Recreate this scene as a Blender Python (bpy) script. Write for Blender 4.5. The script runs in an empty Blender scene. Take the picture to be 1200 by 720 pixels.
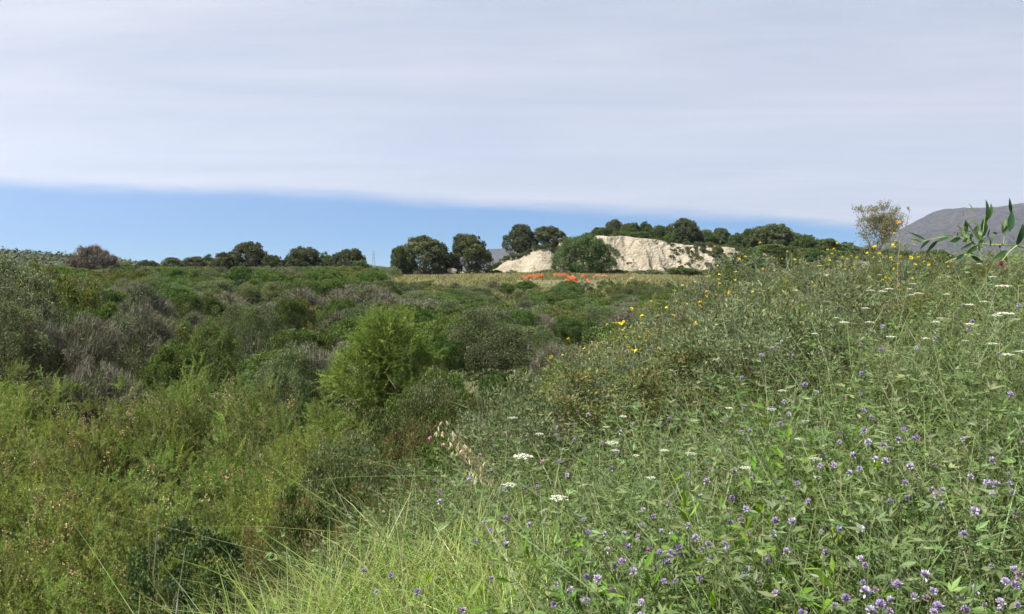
import bpy, math
import numpy as np
from mathutils import Vector

SC = bpy.context.scene
COL = SC.collection
RNG = np.random.default_rng(11)
F = 933.0
TH = math.atan(50 / F)

# ------------------------------------------------------------------ helpers
def ray(px, py):
    v = (px - 600) / F; w = (360 - py) / F
    y = math.cos(TH) + math.sin(TH) * w
    z = -math.sin(TH) + math.cos(TH) * w
    return v / y, z / y

def at(px, py, d):
    a, b = ray(px, py)
    return np.array([a * d, d, b * d])

def unit(v):
    return v / np.maximum(np.linalg.norm(v, axis=-1, keepdims=True), 1e-9)

def rdir(rng, n):
    return unit(rng.normal(size=(n, 3)))

class MB:
    """collects quads and triangles with one colour per vertex"""
    def __init__(s):
        s.v = []; s.c = []; s.q = []; s.t = []; s.n = 0; s.m = []
    def add(s, v, c, q=None, t=None, mi=0):
        v = np.asarray(v, float).reshape(-1, 3)
        c = np.broadcast_to(np.asarray(c, float), (len(v), 3))
        if q is not None: s.q.append(np.asarray(q) + s.n)
        if t is not None: s.t.append(np.asarray(t) + s.n)
        s.v.append(v); s.c.append(c); s.n += len(v)
    def leaves(s, p, d, nrm, L, W, c, at_=.45):
        n = len(p)
        if n == 0: return
        d = unit(d); side = unit(np.cross(d, nrm)); up = np.cross(side, d)
        L = np.broadcast_to(L, n)[:, None]; W = np.broadcast_to(W, n)[:, None]
        v = np.stack([p, p + d * L * at_ + side * W * .5 + up * W * .12, p + d * L, p + d * L * at_ - side * W * .5 + up * W * .12], 1)
        c = np.broadcast_to(c, (n, 3))
        s.add(v.reshape(-1, 3), np.repeat(c, 4, 0), q=np.arange(4 * n).reshape(n, 4))
    def strips(s, P, W, c, side=None):
        """P (n,k,3) curves, W (n,k) widths -> flat tapering ribbons"""
        n, k = P.shape[:2]
        if n == 0: return
        tan = unit(P[:, -1] - P[:, 0])
        if side is None:
            side = unit(np.cross(tan, RNG.normal(size=(n, 3))))
        o = side[:, None, :] * (np.broadcast_to(W, (n, k))[..., None] * .5)
        v = np.stack([P - o, P + o], 2).reshape(n, k * 2, 3)
        b = np.arange(k - 1) * 2
        q = np.stack([b, b + 1, b + 3, b + 2], 1)
        q = (np.arange(n)[:, None, None] * (2 * k) + q[None]).reshape(-1, 4)
        s.add(v.reshape(-1, 3), np.repeat(np.broadcast_to(c, (n, 3)), 2 * k, 0), q=q)
    def tube(s, pts, rad, c, k=5):
        pts = np.asarray(pts, float); m = len(pts); rad = np.broadcast_to(rad, m)
        t = unit(np.gradient(pts, axis=0))
        ref = np.array([0.3, 0.2, 1.0]) if abs(t[0][2]) < .9 else np.array([1.0, 0.1, 0])
        a = unit(np.cross(t, ref)); b = np.cross(t, a)
        an = np.linspace(0, 2 * np.pi, k, endpoint=False)
        v = pts[:, None] + rad[:, None, None] * (a[:, None] * np.cos(an)[None, :, None] + b[:, None] * np.sin(an)[None, :, None])
        i, j = np.meshgrid(np.arange(m - 1), np.arange(k), indexing='ij')
        q = np.stack([i * k + j, i * k + (j + 1) % k, (i + 1) * k + (j + 1) % k, (i + 1) * k + j], -1).reshape(-1, 4)
        vv = np.concatenate([v.reshape(-1, 3), pts[-1:] + t[-1:] * rad[-1]])
        tip = m * k; jj = np.arange(k)
        tr = np.stack([(m - 1) * k + jj, (m - 1) * k + (jj + 1) % k, np.full(k, tip)], 1)
        s.add(vv, c, q=q, t=tr)
    def mesh(s, name, mat, smooth=False):
        v = np.concatenate(s.v); c = np.concatenate(s.c)
        q = np.concatenate(s.q) if s.q else np.zeros((0, 4), int)
        t = np.concatenate(s.t) if s.t else np.zeros((0, 3), int)
        me = bpy.data.meshes.new(name)
        me.vertices.add(len(v)); me.vertices.foreach_set('co', v.astype(np.float32).ravel())
        li = np.concatenate([q.ravel(), t.ravel()]).astype(np.int32)
        me.loops.add(len(li)); me.loops.foreach_set('vertex_index', li)
        st = np.concatenate([np.arange(len(q)) * 4, len(q) * 4 + np.arange(len(t)) * 3]).astype(np.int32)
        me.polygons.add(len(st)); me.polygons.foreach_set('loop_start', st)
        me.polygons.foreach_set('use_smooth', np.full(len(st), smooth))
        at_ = me.color_attributes.new('tint', 'FLOAT_COLOR', 'POINT')
        at_.data.foreach_set('color', np.concatenate([c, np.ones((len(c), 1))], 1).astype(np.float32).ravel())
        me.update(calc_edges=True); me.validate()
        me.materials.append(mat)
        return me
    def obj(s, name, mat, parent=None, smooth=False):
        o = bpy.data.objects.new(name, s.mesh(name, mat, smooth)); COL.objects.link(o)
        if parent is not None: o.parent = parent
        return o

def tag(o, label=None, cat=None, group=None, kind=None):
    if label: o['label'] = label
    if cat: o['category'] = cat
    if group: o['group'] = group
    if kind: o['kind'] = kind
    return o

def dims(proto):
    me = proto[0][1]; v = np.zeros(len(me.vertices) * 3, np.float32); me.vertices.foreach_get('co', v); v = v.reshape(-1, 3)
    return float(np.percentile(np.hypot(v[:, 0], v[:, 1]), 96)), float(np.percentile(v[:, 2], 99.3))

def thing(name, loc=(0, 0, 0), rz=0):
    o = bpy.data.objects.new(name, None); COL.objects.link(o)
    o.empty_display_size = .2; o.location = loc; o.rotation_euler.z = rz
    return o

def put(proto, name, loc, rz, sc, label, cat, group=None):
    """copy a prototype (list of (part name, mesh, sub-parts)) as a new thing"""
    r = thing(name, loc, rz); r.scale = sc
    tag(r, label, cat, group)
    for pn, me in proto:
        c = bpy.data.objects.new(pn, me); COL.objects.link(c); c.parent = r
    return r

# ------------------------------------------------------------------ materials
def new_mat(name):
    m = bpy.data.materials.new(name); m.use_nodes = True
    nt = m.node_tree; nt.nodes.clear()
    return m, nt, nt.nodes, nt.links

def leaf_mat(name, trans=.35, rough=.5, var=.25, spec=.35):
    m, nt, N, L = new_mat(name)
    out = N.new('ShaderNodeOutputMaterial'); p = N.new('ShaderNodeBsdfPrincipled'); tr = N.new('ShaderNodeBsdfTranslucent')
    mix = N.new('ShaderNodeMixShader'); a = N.new('ShaderNodeAttribute'); a.attribute_name = 'tint'
    oi = N.new('ShaderNodeObjectInfo'); mr = N.new('ShaderNodeMapRange')
    mr.inputs['To Min'].default_value = 1 - var; mr.inputs['To Max'].default_value = 1 + var
    hs = N.new('ShaderNodeHueSaturation'); mh = N.new('ShaderNodeMapRange')
    mh.inputs['To Min'].default_value = .485; mh.inputs['To Max'].default_value = .515
    mu = N.new('ShaderNodeMath'); mu.operation = 'MULTIPLY'; mu.inputs[1].default_value = 7.3
    fr = N.new('ShaderNodeMath'); fr.operation = 'FRACT'
    L.new(oi.outputs['Random'], mr.inputs['Value']); L.new(oi.outputs['Random'], mu.inputs[0]); L.new(mu.outputs[0], fr.inputs[0])
    L.new(fr.outputs[0], mh.inputs['Value']); L.new(mh.outputs[0], hs.inputs['Hue'])
    L.new(a.outputs['Color'], hs.inputs['Color']); L.new(mr.outputs[0], hs.inputs['Value'])
    L.new(hs.outputs['Color'], p.inputs['Base Color'])
    p.inputs['Roughness'].default_value = rough; p.inputs['Specular IOR Level'].default_value = spec
    h2 = N.new('ShaderNodeHueSaturation'); h2.inputs['Saturation'].default_value = 1.15; h2.inputs['Value'].default_value = 1.25; h2.inputs['Hue'].default_value = .49
    L.new(hs.outputs['Color'], h2.inputs['Color']); L.new(h2.outputs['Color'], tr.inputs['Color'])
    mix.inputs[0].default_value = trans
    L.new(p.outputs[0], mix.inputs[1]); L.new(tr.outputs[0], mix.inputs[2]); L.new(mix.outputs[0], out.inputs['Surface'])
    return m

def noise_mat(name, stops, scale=1.0, detail=6, rough=.9, bump=0, bump_scale=20, obj=False, scale2=None, stops2=None, fac2=.5, stretch=None):
    m, nt, N, L = new_mat(name)
    out = N.new('ShaderNodeOutputMaterial'); p = N.new('ShaderNodeBsdfPrincipled')
    tc = N.new('ShaderNodeTexCoord'); src = tc.outputs['Object']
    if stretch:
        mp = N.new('ShaderNodeMapping'); mp.inputs['Scale'].default_value = stretch
        L.new(src, mp.inputs['Vector']); src = mp.outputs[0]
    def layer(sc, st):
        n = N.new('ShaderNodeTexNoise'); n.inputs['Scale'].default_value = sc; n.inputs['Detail'].default_value = detail; n.inputs['Roughness'].default_value = .62
        r = N.new('ShaderNodeValToRGB')
        while len(r.color_ramp.elements) > 1: r.color_ramp.elements.remove(r.color_ramp.elements[0])
        r.color_ramp.elements[0].position = st[0][0]; r.color_ramp.elements[0].color = (*st[0][1], 1)
        for pos, c in st[1:]:
            e = r.color_ramp.elements.new(pos); e.color = (*c, 1)
        L.new(src, n.inputs['Vector']); L.new(n.outputs['Fac'], r.inputs['Fac'])
        return r.outputs['Color']
    c = layer(scale, stops)
    if stops2:
        c2 = layer(scale2, stops2); mx = N.new('ShaderNodeMix'); mx.data_type = 'RGBA'; mx.inputs[0].default_value = fac2
        L.new(c, mx.inputs[6]); L.new(c2, mx.inputs[7]); c = mx.outputs[2]
    L.new(c, p.inputs['Base Color']); p.inputs['Roughness'].default_value = rough; p.inputs['Specular IOR Level'].default_value = .2
    if bump:
        n = N.new('ShaderNodeTexNoise'); n.inputs['Scale'].default_value = bump_scale; n.inputs['Detail'].default_value = 8
        b = N.new('ShaderNodeBump'); b.inputs['Strength'].default_value = bump; b.inputs['Distance'].default_value = 1.0 / bump_scale * 3
        L.new(src, n.inputs['Vector']); L.new(n.outputs['Fac'], b.inputs['Height']); L.new(b.outputs[0], p.inputs['Normal'])
    L.new(p.outputs[0], out.inputs['Surface'])
    return m

M_LEAF = leaf_mat('leaf', .34, .55, .2, .2)
M_FEATHER = leaf_mat('feathery_leaf', .42, .6, .14, .2)
M_GRASS = leaf_mat('grass_blade', .42, .48, .0, .2)
M_PETAL = leaf_mat('petal', .35, .6, .16, .2)
M_TWIG = leaf_mat('twig', .0, .85, .15, .15)
M_BARK = noise_mat('bark', [(.3, (.07, .055, .04)), (.7, (.2, .17, .135))], 6, bump=.5, bump_scale=14)
M_GROUND = noise_mat('earth_and_dry_grass', [(.3, (.05, .055, .025)), (.5, (.1, .1, .045)), (.68, (.22, .19, .1))], .22, 8, .95, .4, 6,
                     scale2=3.0, stops2=[(.35, (.045, .06, .022)), (.65, (.17, .15, .08))], fac2=.5)
M_SAND = noise_mat('pale_sandy_soil', [(.36, (.11, .085, .055)), (.47, (.25, .215, .155)), (.7, (.36, .325, .25))], .55, 9, .95, .5, 3,
                   scale2=4.0, stops2=[(.36, (.1, .08, .055)), (.45, (.27, .24, .18)), (.8, (.35, .325, .26))], fac2=.5)
M_ROCK = noise_mat('pale_rock', [(.3, (.22, .16, .12)), (.6, (.38, .32, .26))], 3, 8, .9, .6, 8)
M_ORANGE = noise_mat('orange_plastic', [(.3, (.44, .1, .04)), (.7, (.6, .17, .075))], 2, 4, .55)
M_ORANGE2 = noise_mat('faded_orange_plastic', [(.3, (.3, .13, .08)), (.7, (.55, .26, .16))], 2, 4, .8)
M_STEEL = noise_mat('galvanised_steel', [(.3, (.3, .3, .31)), (.7, (.4, .4, .41))], 2, 3, .5)
M_MOUNT = noise_mat('bare_mountain_slope', [(.32, (.012, .015, .012)), (.5, (.03, .027, .022)), (.66, (.075, .058, .045))], .006, 12, 1.0, .9, .01,
                    scale2=.03, stops2=[(.4, (.016, .02, .014)), (.6, (.08, .066, .05))], fac2=.5)
M_HILL = noise_mat('scrub_hillside', [(.35, (.028, .04, .015)), (.6, (.06, .075, .03)), (.75, (.1, .1, .05))], .12, 10, 1.0, .8, .4)

def vary(rng, base, n, v=.18, h=.06):
    base = np.asarray(base, float)
    if base.ndim == 2: base = base[rng.integers(0, len(base), n)]
    k = np.exp(rng.normal(0, v, (n, 1)))
    return np.clip(base * k * (1 + rng.normal(0, h, (n, 3))), .003, .95)

# ------------------------------------------------------------------ terrain
EY = [-60, 0, 2.0, 3.2, 3.8, 4.5, 6, 7, 8, 9, 11, 16, 60]
EX = [-3, -1.7, -.85, -.42, -.12, .5, 1.2, 1.85, 2.5, 3.4, 5.6, 14, 90]
VY = [-400, 0, 10, 30, 50, 75, 100, 112, 200, 600, 6500]
VZ = [-6, -3.5, -3.15, -3.35, -3.1, -2.3, -1.5, -1.2, -3, -12, -60]

def wav(x, y, s, seed=0.0):
    return (np.sin(x * s + 1.3 * np.sin(y * s * .7 + seed) + seed) + np.sin(y * s * 1.1 + 1.7 * np.sin(x * s * .6 - seed) + 2 * seed)) * .5

def veg_top(x, y):
    yy = np.maximum(y, 0)
    ye = 6 * (1 - np.exp(-yy / 6))
    xx = np.clip(x, -6, 7)
    return -1.0 + .2 * ye + .08 * xx - .13 * np.maximum(y - 6.5, 0)

def ground(x, y):
    x = np.asarray(x, float); y = np.asarray(y, float)
    s = (x - np.interp(y, EY, EX)) * .8
    V = np.interp(y, VY, VZ) + .35 * wav(x, y, .13, 1.0) * np.clip((y - 5) / 20, 0, 1)
    bank = veg_top(x, y) - .42 * np.exp(-(np.maximum(s, 0) / .95) ** 2) * np.clip((y - .5) / 1.5, 0, 1) - .42 + .04 * wav(x, y, 2.3, 2)
    drop = np.where(s < 0, -s, 0)
    side = bank - .95 * np.maximum(drop - .1, 0)
    z = np.maximum(side, V)
    # soft blend at the foot of the bank
    k = .5; hh = np.clip(.5 + .5 * (side - V) / k, 0, 1)
    return V * (1 - hh) + side * hh + k * hh * (1 - hh)

def axis(lo, hi, near, n, p):
    u = np.linspace(-1, 1, n)
    a = np.sign(u) * (near * np.abs(u) + ((hi if True else 0) - near) * np.abs(u) ** p)
    return a

def build_ground():
    xs = axis(0, 6500, 9, 361, 7.0)
    ys = axis(0, 6500, 11, 401, 7.0)
    X, Y = np.meshgrid(xs, ys); Z = ground(X, Y)
    mb = MB(); ny, nx = X.shape
    i, j = np.meshgrid(np.arange(ny - 1), np.arange(nx - 1), indexing='ij')
    q = np.stack([i * nx + j, i * nx + j + 1, (i + 1) * nx + j + 1, (i + 1) * nx + j], -1).reshape(-1, 4)
    mb.add(np.stack([X, Y, Z], -1).reshape(-1, 3), (.1, .1, .1), q=q)
    tag(mb.obj('ground', M_GROUND, smooth=True), 'grassy earth of the valley and the roadside bank', 'ground', kind='structure')
build_ground()

def grid_obj(name, X, Y, Z, mat):
    mb = MB(); ny, nx = X.shape
    i, j = np.meshgrid(np.arange(ny - 1), np.arange(nx - 1), indexing='ij')
    q = np.stack([i * nx + j, i * nx + j + 1, (i + 1) * nx + j + 1, (i + 1) * nx + j], -1).reshape(-1, 4)
    mb.add(np.stack([X, Y, Z], -1).reshape(-1, 3), (.1, .1, .1), q=q)
    return mb.obj(name, mat, smooth=True)

def fbm(x, y, seed=0, oct=5, ridge=False):
    r = np.random.default_rng(seed); out = 0; a = 1
    for o in range(oct):
        for _ in range(3):
            an = r.uniform(0, 6.28); ph = r.uniform(0, 6.28); k = 2 ** o * r.uniform(.8, 1.25)
            w = np.sin((x * math.cos(an) + y * math.sin(an)) * k + ph + 1.2 * np.sin((y * math.cos(an) - x * math.sin(an)) * k * .7 + ph))
            out = out + a * ((1 - 2 * np.abs(w)) if ridge else w) / 3
        a *= .5
    return out

# mound with an eroded pale face
MX = [-8, -4.0, -1, 3, 7.5, 12, 17, 20, 25, 31, 36, 38, 44, 52, 62]
MZ = [-1.8, -1.3, .6, 2.4, 3.3, 4.1, 4.2, 3.7, 2.85, 2.45, 1.9, 1.6, 1.1, .3, -1.0]
def mound_h(x, y):
    crest = np.interp(x, MX, MZ) + .18 * fbm(x * .8, x * 0, 5, 4)
    base = -1.6
    y0 = 110.5 + .9 * np.sin(x * .21) + .05 * np.abs(x - 14)
    gully = .5 + .5 * fbm((x + .5 * np.sin(y * .9 + x * .3) + .25 * np.sin(y * 2.1)) * .62, (y - 110) * .35, 8, 5, True)
    depth = np.where(x < 7.3, .45, 2.3) * gully + .35 * fbm(x * 1.1, y * .9, 3, 4)
    depth = depth + 1.4 * np.exp(-((x - 6.4) / .7) ** 2)
    t = (y - y0 - depth) / (5.2)
    t = np.clip(t, 0, 1)
    t = t ** .85
    back = np.clip((y - 140) / 45, 0, 1)
    top = crest + .02 * np.clip(y - 117, 0, 25)
    h = base + (top - base) * t
    return h * (1 - back) + (-5.0) * back - (t <= 0) * .4
def build_mound():
    xs = np.linspace(-9, 64, 420); ys = np.concatenate([np.linspace(108, 120, 150), np.linspace(120.4, 190, 70)])
    X, Y = np.meshgrid(xs, ys)
    tag(grid_obj('mound', X, Y, mound_h(X, Y), M_SAND), 'pale eroded sandy mound beyond the field', 'mound', kind='structure')
build_mound()

def ridge_obj(name, prof, dist, depth, mat, label, amp, seed, fs):
    """hill whose skyline follows prof [(px,py)...] at the given distance"""
    px = np.array([p[0] for p in prof], float); py = np.array([p[1] for p in prof], float)
    xs_c = np.array([at(a, b, 1.0)[0] for a, b in prof]); zs_c = np.array([at(a, b, dist)[2] for a, b in prof])
    xs = np.linspace(xs_c[0], xs_c[-1], 260); t = np.concatenate([np.linspace(0, 1, 70), np.linspace(1.02, 2, 30)])
    X, T = np.meshgrid(xs, t); Y = dist - depth + depth * T
    crest = np.interp(X, xs_c, zs_c); X = X * Y; base = np.interp(Y, VY, VZ) - 8
    n = fbm(X * fs, Y * fs, seed, 6, True)
    prof_t = np.where(T <= 1, np.sin(np.clip(T, 0, 1) * np.pi / 2) ** 1.15, np.cos(np.clip((T - 1), 0, 1) * np.pi / 2))
    Z = base + (crest - base) * prof_t + amp * n * np.clip(1 - np.abs(T - .5) * 1.7, 0, 1) + amp * .06 * fbm(X * fs * 9, X * 0, seed + 1, 4) * (T > .8)
    tag(grid_obj(name, X, Y, Z, mat), label, name, kind='structure')

ridge_obj('mountain', [(960, 322), (1000, 300), (1030, 282), (1062, 266), (1090, 252), (1122, 246), (1150, 244), (1200, 239), (1300, 228), (1420, 214), (1560, 225), (1750, 260), (1900, 315)],
          4200, 1700, M_MOUNT, 'bare hazy mountain rising behind the meadow', 60, 3, .003)
ridge_obj('hills', [(500, 318), (540, 297), (570, 292), (600, 291), (640, 291), (700, 300), (760, 320)], 4600, 900, M_MOUNT, 'faint blue hills seen past the field trees', 14, 6, .003)
ridge_obj('rocky_hill', [(395, 322), (420, 316), (437, 311), (455, 313), (475, 312), (520, 316), (560, 325)], 900, 120, M_HILL, 'low grey rocky hill under the pylon', 2.5, 9, .02)
ridge_obj('hillside', [(-420, 282), (-200, 288), (-60, 291), (0, 294), (25, 295), (80, 299), (140, 305), (190, 311), (260, 322)], 420, 160, M_HILL, 'scrub covered hillside at the edge of the valley', 2.0, 12, .02)

# ------------------------------------------------------------------ plant prototypes (unit: metres, base at origin)
def lobes(rng, R, H, K, base=.12, cone=False):
    out = []
    for _ in range(K):
        u = rng.uniform(-.15, 1) if not cone else rng.uniform(0, 1)
        a = rng.uniform(0, 2 * np.pi)
        if cone:
            rr = (1 - u) ** .8 * .62; z = H * (.12 + .8 * u); r = R * (.2 + .28 * (1 - u))
        else:
            rr = math.sqrt(max(0, 1 - max(u, 0) ** 2)) * .66; z = H * (.42 + .42 * u) ; r = R * rng.uniform(.28, .5)
        out.append((R * rr * math.cos(a), R * rr * math.sin(a), z, r, r * rng.uniform(.75, 1.0) * min(1.0, H / R)))
    if not cone: out.append((0, 0, H * .5, R * .62, H * .45))
    return np.array(out)

def spire_lobes(rng, R, H, K):
    out = [(0, 0, H * .3, R * .6, H * .3)]
    for k in range(K):
        a = k * 2.4 + rng.uniform(-.6, .6); rr = R * math.sqrt((k + .5) / K) * .8
        top = H * rng.uniform(.72, 1.0) * (1 - .35 * (rr / R) ** 2); r = R * rng.uniform(.15, .27); hz = r * rng.uniform(1.3, 2.1)
        out.append((rr * math.cos(a), rr * math.sin(a), top - hz, r, hz))
        out.append((rr * math.cos(a) * 1.15, rr * math.sin(a) * 1.15, (top - hz) * rng.uniform(.45, .7), r * 1.3, hz))
    return np.array(out)

def dome_lobes(rng, R, H, K):
    out = [(0, 0, H * .42, R * .66, H * .42)]
    for k in range(K):
        u = ((k + .5) / K) ** .9; a = k * 2.4 + rng.uniform(-.5, .5)
        rr = math.sqrt(1 - u ** 2) * rng.uniform(.66, .8)
        r = R * rng.uniform(.24, .38) * (1.1 - .25 * u)
        out.append((R * rr * math.cos(a), R * rr * math.sin(a), H * (.14 + .66 * u) * rng.uniform(.92, 1.08), r, r * rng.uniform(.75, 1.0) * min(1.1, H / R)))
    return np.array(out)

def crown_pts(rng, lb, n, m=9, sub=.36, up=.25):
    """leaf positions and outward normals on small clumps that sit on the big lobes"""
    sc = []
    for L in lb:
        d = unit(rdir(rng, m) + [0, 0, up])
        c = L[:3] + d * [L[3], L[3], L[4]] * rng.uniform(.72, 1.0, (m, 1))
        for k in range(m): sc.append((*c[k], L[3] * sub * rng.uniform(.7, 1.35), *d[k]))
    sc = np.array(sc)
    w = sc[:, 3] ** 2; i = rng.choice(len(sc), int(n * 1.5), p=w / w.sum())
    d = unit(rdir(rng, len(i)) + sc[i, 4:7] * .55 + [0, 0, .2])
    p = sc[i, :3] + d * sc[i, 3:4] * (rng.uniform(.25, 1, (len(i), 1)) ** .45)
    inside = np.zeros(len(i), bool)
    for L in lb:
        inside |= (((p - L[:3]) / [L[3], L[3], L[4]]) ** 2).sum(1) < .5
    keep = ~inside | (rng.random(len(i)) < .18)
    keep &= p[:, 2] > .02
    p, d, i = p[keep][:n], d[keep][:n], i[keep][:n]
    return p, d, i

def branches(rng, R, H, n, r0, mb, col, wig=.12, spread=.7, twigs=3, lean=0):
    for _ in range(n):
        a = rng.uniform(0, 6.28); s = rng.uniform(.15, spread)
        e = np.array([math.cos(a) * R * s, math.sin(a) * R * s, H * rng.uniform(.55, .9)])
        t = np.linspace(0, 1, 6)[:, None]
        p = e * np.concatenate([t ** .8, t ** .8, t ** 1.15], 1) + rng.normal(0, wig * H * .12, (6, 3)) * t
        p[0, 2] = -.15
        mb.tube(p, np.linspace(r0, r0 * .25, 6) * rng.uniform(.6, 1.1), vary(rng, col, 1)[0], 4)
        for _ in range(twigs):
            k = rng.integers(2, 5); b = p[k]
            e2 = b + unit(rng.normal(size=3) + [math.cos(a) * .5, math.sin(a) * .5, .7]) * H * rng.uniform(.15, .35)
            mb.tube(np.stack([b, (b + e2) / 2 + rng.normal(0, .03 * H, 3), e2]), [r0 * .35, r0 * .22, r0 * .1], vary(rng, col, 1)[0], 3)

BARKC = (.13, .1, .08)
def bush(seed, R, H, n, leaf, cols, K=9, m=9, sub=.36, up=.5, outw=.6, tipcol=None, tipfrac=0, bark=BARKC, nb=7, r0=.022, cone=False, names=('foliage', 'branches')):
    rng = np.random.default_rng(seed)
    lb = lobes(rng, R, H, K, cone=cone)
    p, d, i = crown_pts(rng, lb, n, m, sub)
    cc = vary(rng, cols, len(lb) * m, .1, .05)
    c = cc[i] * np.exp(rng.normal(0, .16, (len(p), 1)))
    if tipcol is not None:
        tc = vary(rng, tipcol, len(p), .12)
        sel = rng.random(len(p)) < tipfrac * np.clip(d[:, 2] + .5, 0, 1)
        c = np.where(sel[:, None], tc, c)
    dr = unit(d * outw + rng.normal(size=p.shape) * .55 + [0, 0, up])
    nr = unit(d + rng.normal(size=p.shape) * .55)
    L = leaf[0] * rng.uniform(.65, 1.3, len(p))
    mb = MB(); mb.leaves(p, dr, nr, L, L * leaf[1], c)
    wb = MB(); branches(rng, R * .8, H, nb, r0, wb, bark)
    return [(names[0], mb.mesh(names[0], M_LEAF)), (names[1], wb.mesh(names[1], M_TWIG))]

def twiggy(seed, R, H, n, cols, w=.012, leafn=0, leafcol=(.06, .07, .03), leaf=(.05, .5), names=('twigs', 'branches')):
    """a leafless or nearly leafless shrub of fine twigs"""
    rng = np.random.default_rng(seed)
    lb = lobes(rng, R, H, 7)
    p, d, i = crown_pts(rng, lb, n, 9, .42)
    st = unit(p * [1, 1, .9] + [0, 0, .25 * H] + rng.normal(0, .6 * R, p.shape))
    L = R * .1 * rng.uniform(.5, 1.6, len(p))[:, None]
    P = np.stack([p - st * L, p + rng.normal(0, .03 * R, p.shape), p + st * L + rng.normal(0, .04 * R, p.shape)], 1)
    mb = MB(); ws = w * rng.uniform(.6, 1.3, (len(p), 1)) * np.array([[1.2, .9, .35]])
    mb.strips(P, ws, vary(rng, cols, len(p), .22), side=unit(rng.normal(size=p.shape)))
    out = [(names[0], mb.mesh(names[0], M_TWIG))]
    wb = MB(); branches(rng, R * .9, H, 12, .016, wb, cols[0] if np.ndim(cols) > 1 else cols, twigs=5)
    out.append((names[1], wb.mesh(names[1], M_TWIG)))
    if leafn:
        q, dd, ii = crown_pts(rng, lb, leafn, 9, .45)
        lbm = MB(); LL = leaf[0] * rng.uniform(.6, 1.3, len(q))
        lbm.leaves(q, rdir(rng, len(q)) + dd, unit(dd + rng.normal(size=q.shape) * .5), LL, LL * leaf[1], vary(rng, leafcol, len(q), .25))
        out.append(('foliage', lbm.mesh('foliage', M_LEAF)))
    return out

def tamarisk(seed, R, H, nplume, cols, dry=.06, cone=False, per=64, needle=(.055, .0075), vertical=0, plume=.42):
    rng = np.random.default_rng(seed)
    lb = lobes(rng, R, H, 30, cone=True) if cone else spire_lobes(rng, R, H, 13)
    p, d, i = crown_pts(rng, lb, nplume, 10, .46)
    n = len(p)
    ax = unit(d * .8 + rng.normal(size=p.shape) * .35 + [0, 0, .55])
    Lp = plume * rng.uniform(.6, 1.35, n)
    k = per; t = np.linspace(0, 1, k)
    bend = unit(rng.normal(size=(n, 3))) * .22 + [0, 0, -.12]
    A = p[:, None] + ax[:, None] * (Lp[:, None] * t)[..., None] + bend[:, None] * (Lp[:, None] * t ** 2)[..., None]
    base = A.reshape(-1, 3)
    axr = np.repeat(ax, k, 0)
    nd = unit(axr * .9 + rdir(rng, n * k) * .85)
    ln = needle[0] * np.repeat(Lp / plume, k) * np.tile(1.25 - .8 * t, n) * rng.uniform(.6, 1.3, n * k)
    c = np.repeat(vary(rng, cols, len(lb) * 10, .2, .05)[i] * np.exp(rng.normal(0, .1, (n, 1))), k, 0) * np.exp(rng.normal(0, .12, (n * k, 1)))
    mb = MB(); mb.leaves(base, nd, rdir(rng, n * k), ln, needle[1], c)
    out = [('foliage', mb.mesh('foliage', M_FEATHER))]
    wb = MB(); branches(rng, R * .8, H * .85, 12, .018, wb, (.13, .1, .075), wig=.25, spread=.85, twigs=4)
    wb.strips(A[:, [0, k // 3, 2 * k // 3]], np.array([[.006, .005, .003]]), vary(rng, (.13, .12, .05), n, .2))
    out.append(('branches', wb.mesh('branches', M_TWIG)))
    nd_ = int(n * dry)
    if nd_:
        sel = rng.choice(n, nd_, replace=False)
        ctr = p[sel] + ax[sel] * .2
        m = 80
        q = ctr[:, None] + ax[sel][:, None] * rng.uniform(-.22, .3, (nd_, m, 1)) + rng.normal(0, .05, (nd_, m, 3))
        q = q.reshape(-1, 3); db = MB()
        L = rng.uniform(.016, .036, len(q))
        db.leaves(q, rdir(rng, len(q)), rdir(rng, len(q)), L, L * .75, vary(rng, [(.42, .34, .17), (.5, .41, .23), (.3, .22, .11)], len(q), .25))
        for s_ in sel:
            wb2 = np.stack([p[s_] - ax[s_] * .3, p[s_] + ax[s_] * .1, p[s_] + ax[s_] * .45])
            db.tube(wb2, [.006, .005, .002], (.2, .12, .06), 3)
        out.append(('dry_flowers', db.mesh('dry_flowers', M_PETAL)))
    return out

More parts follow.
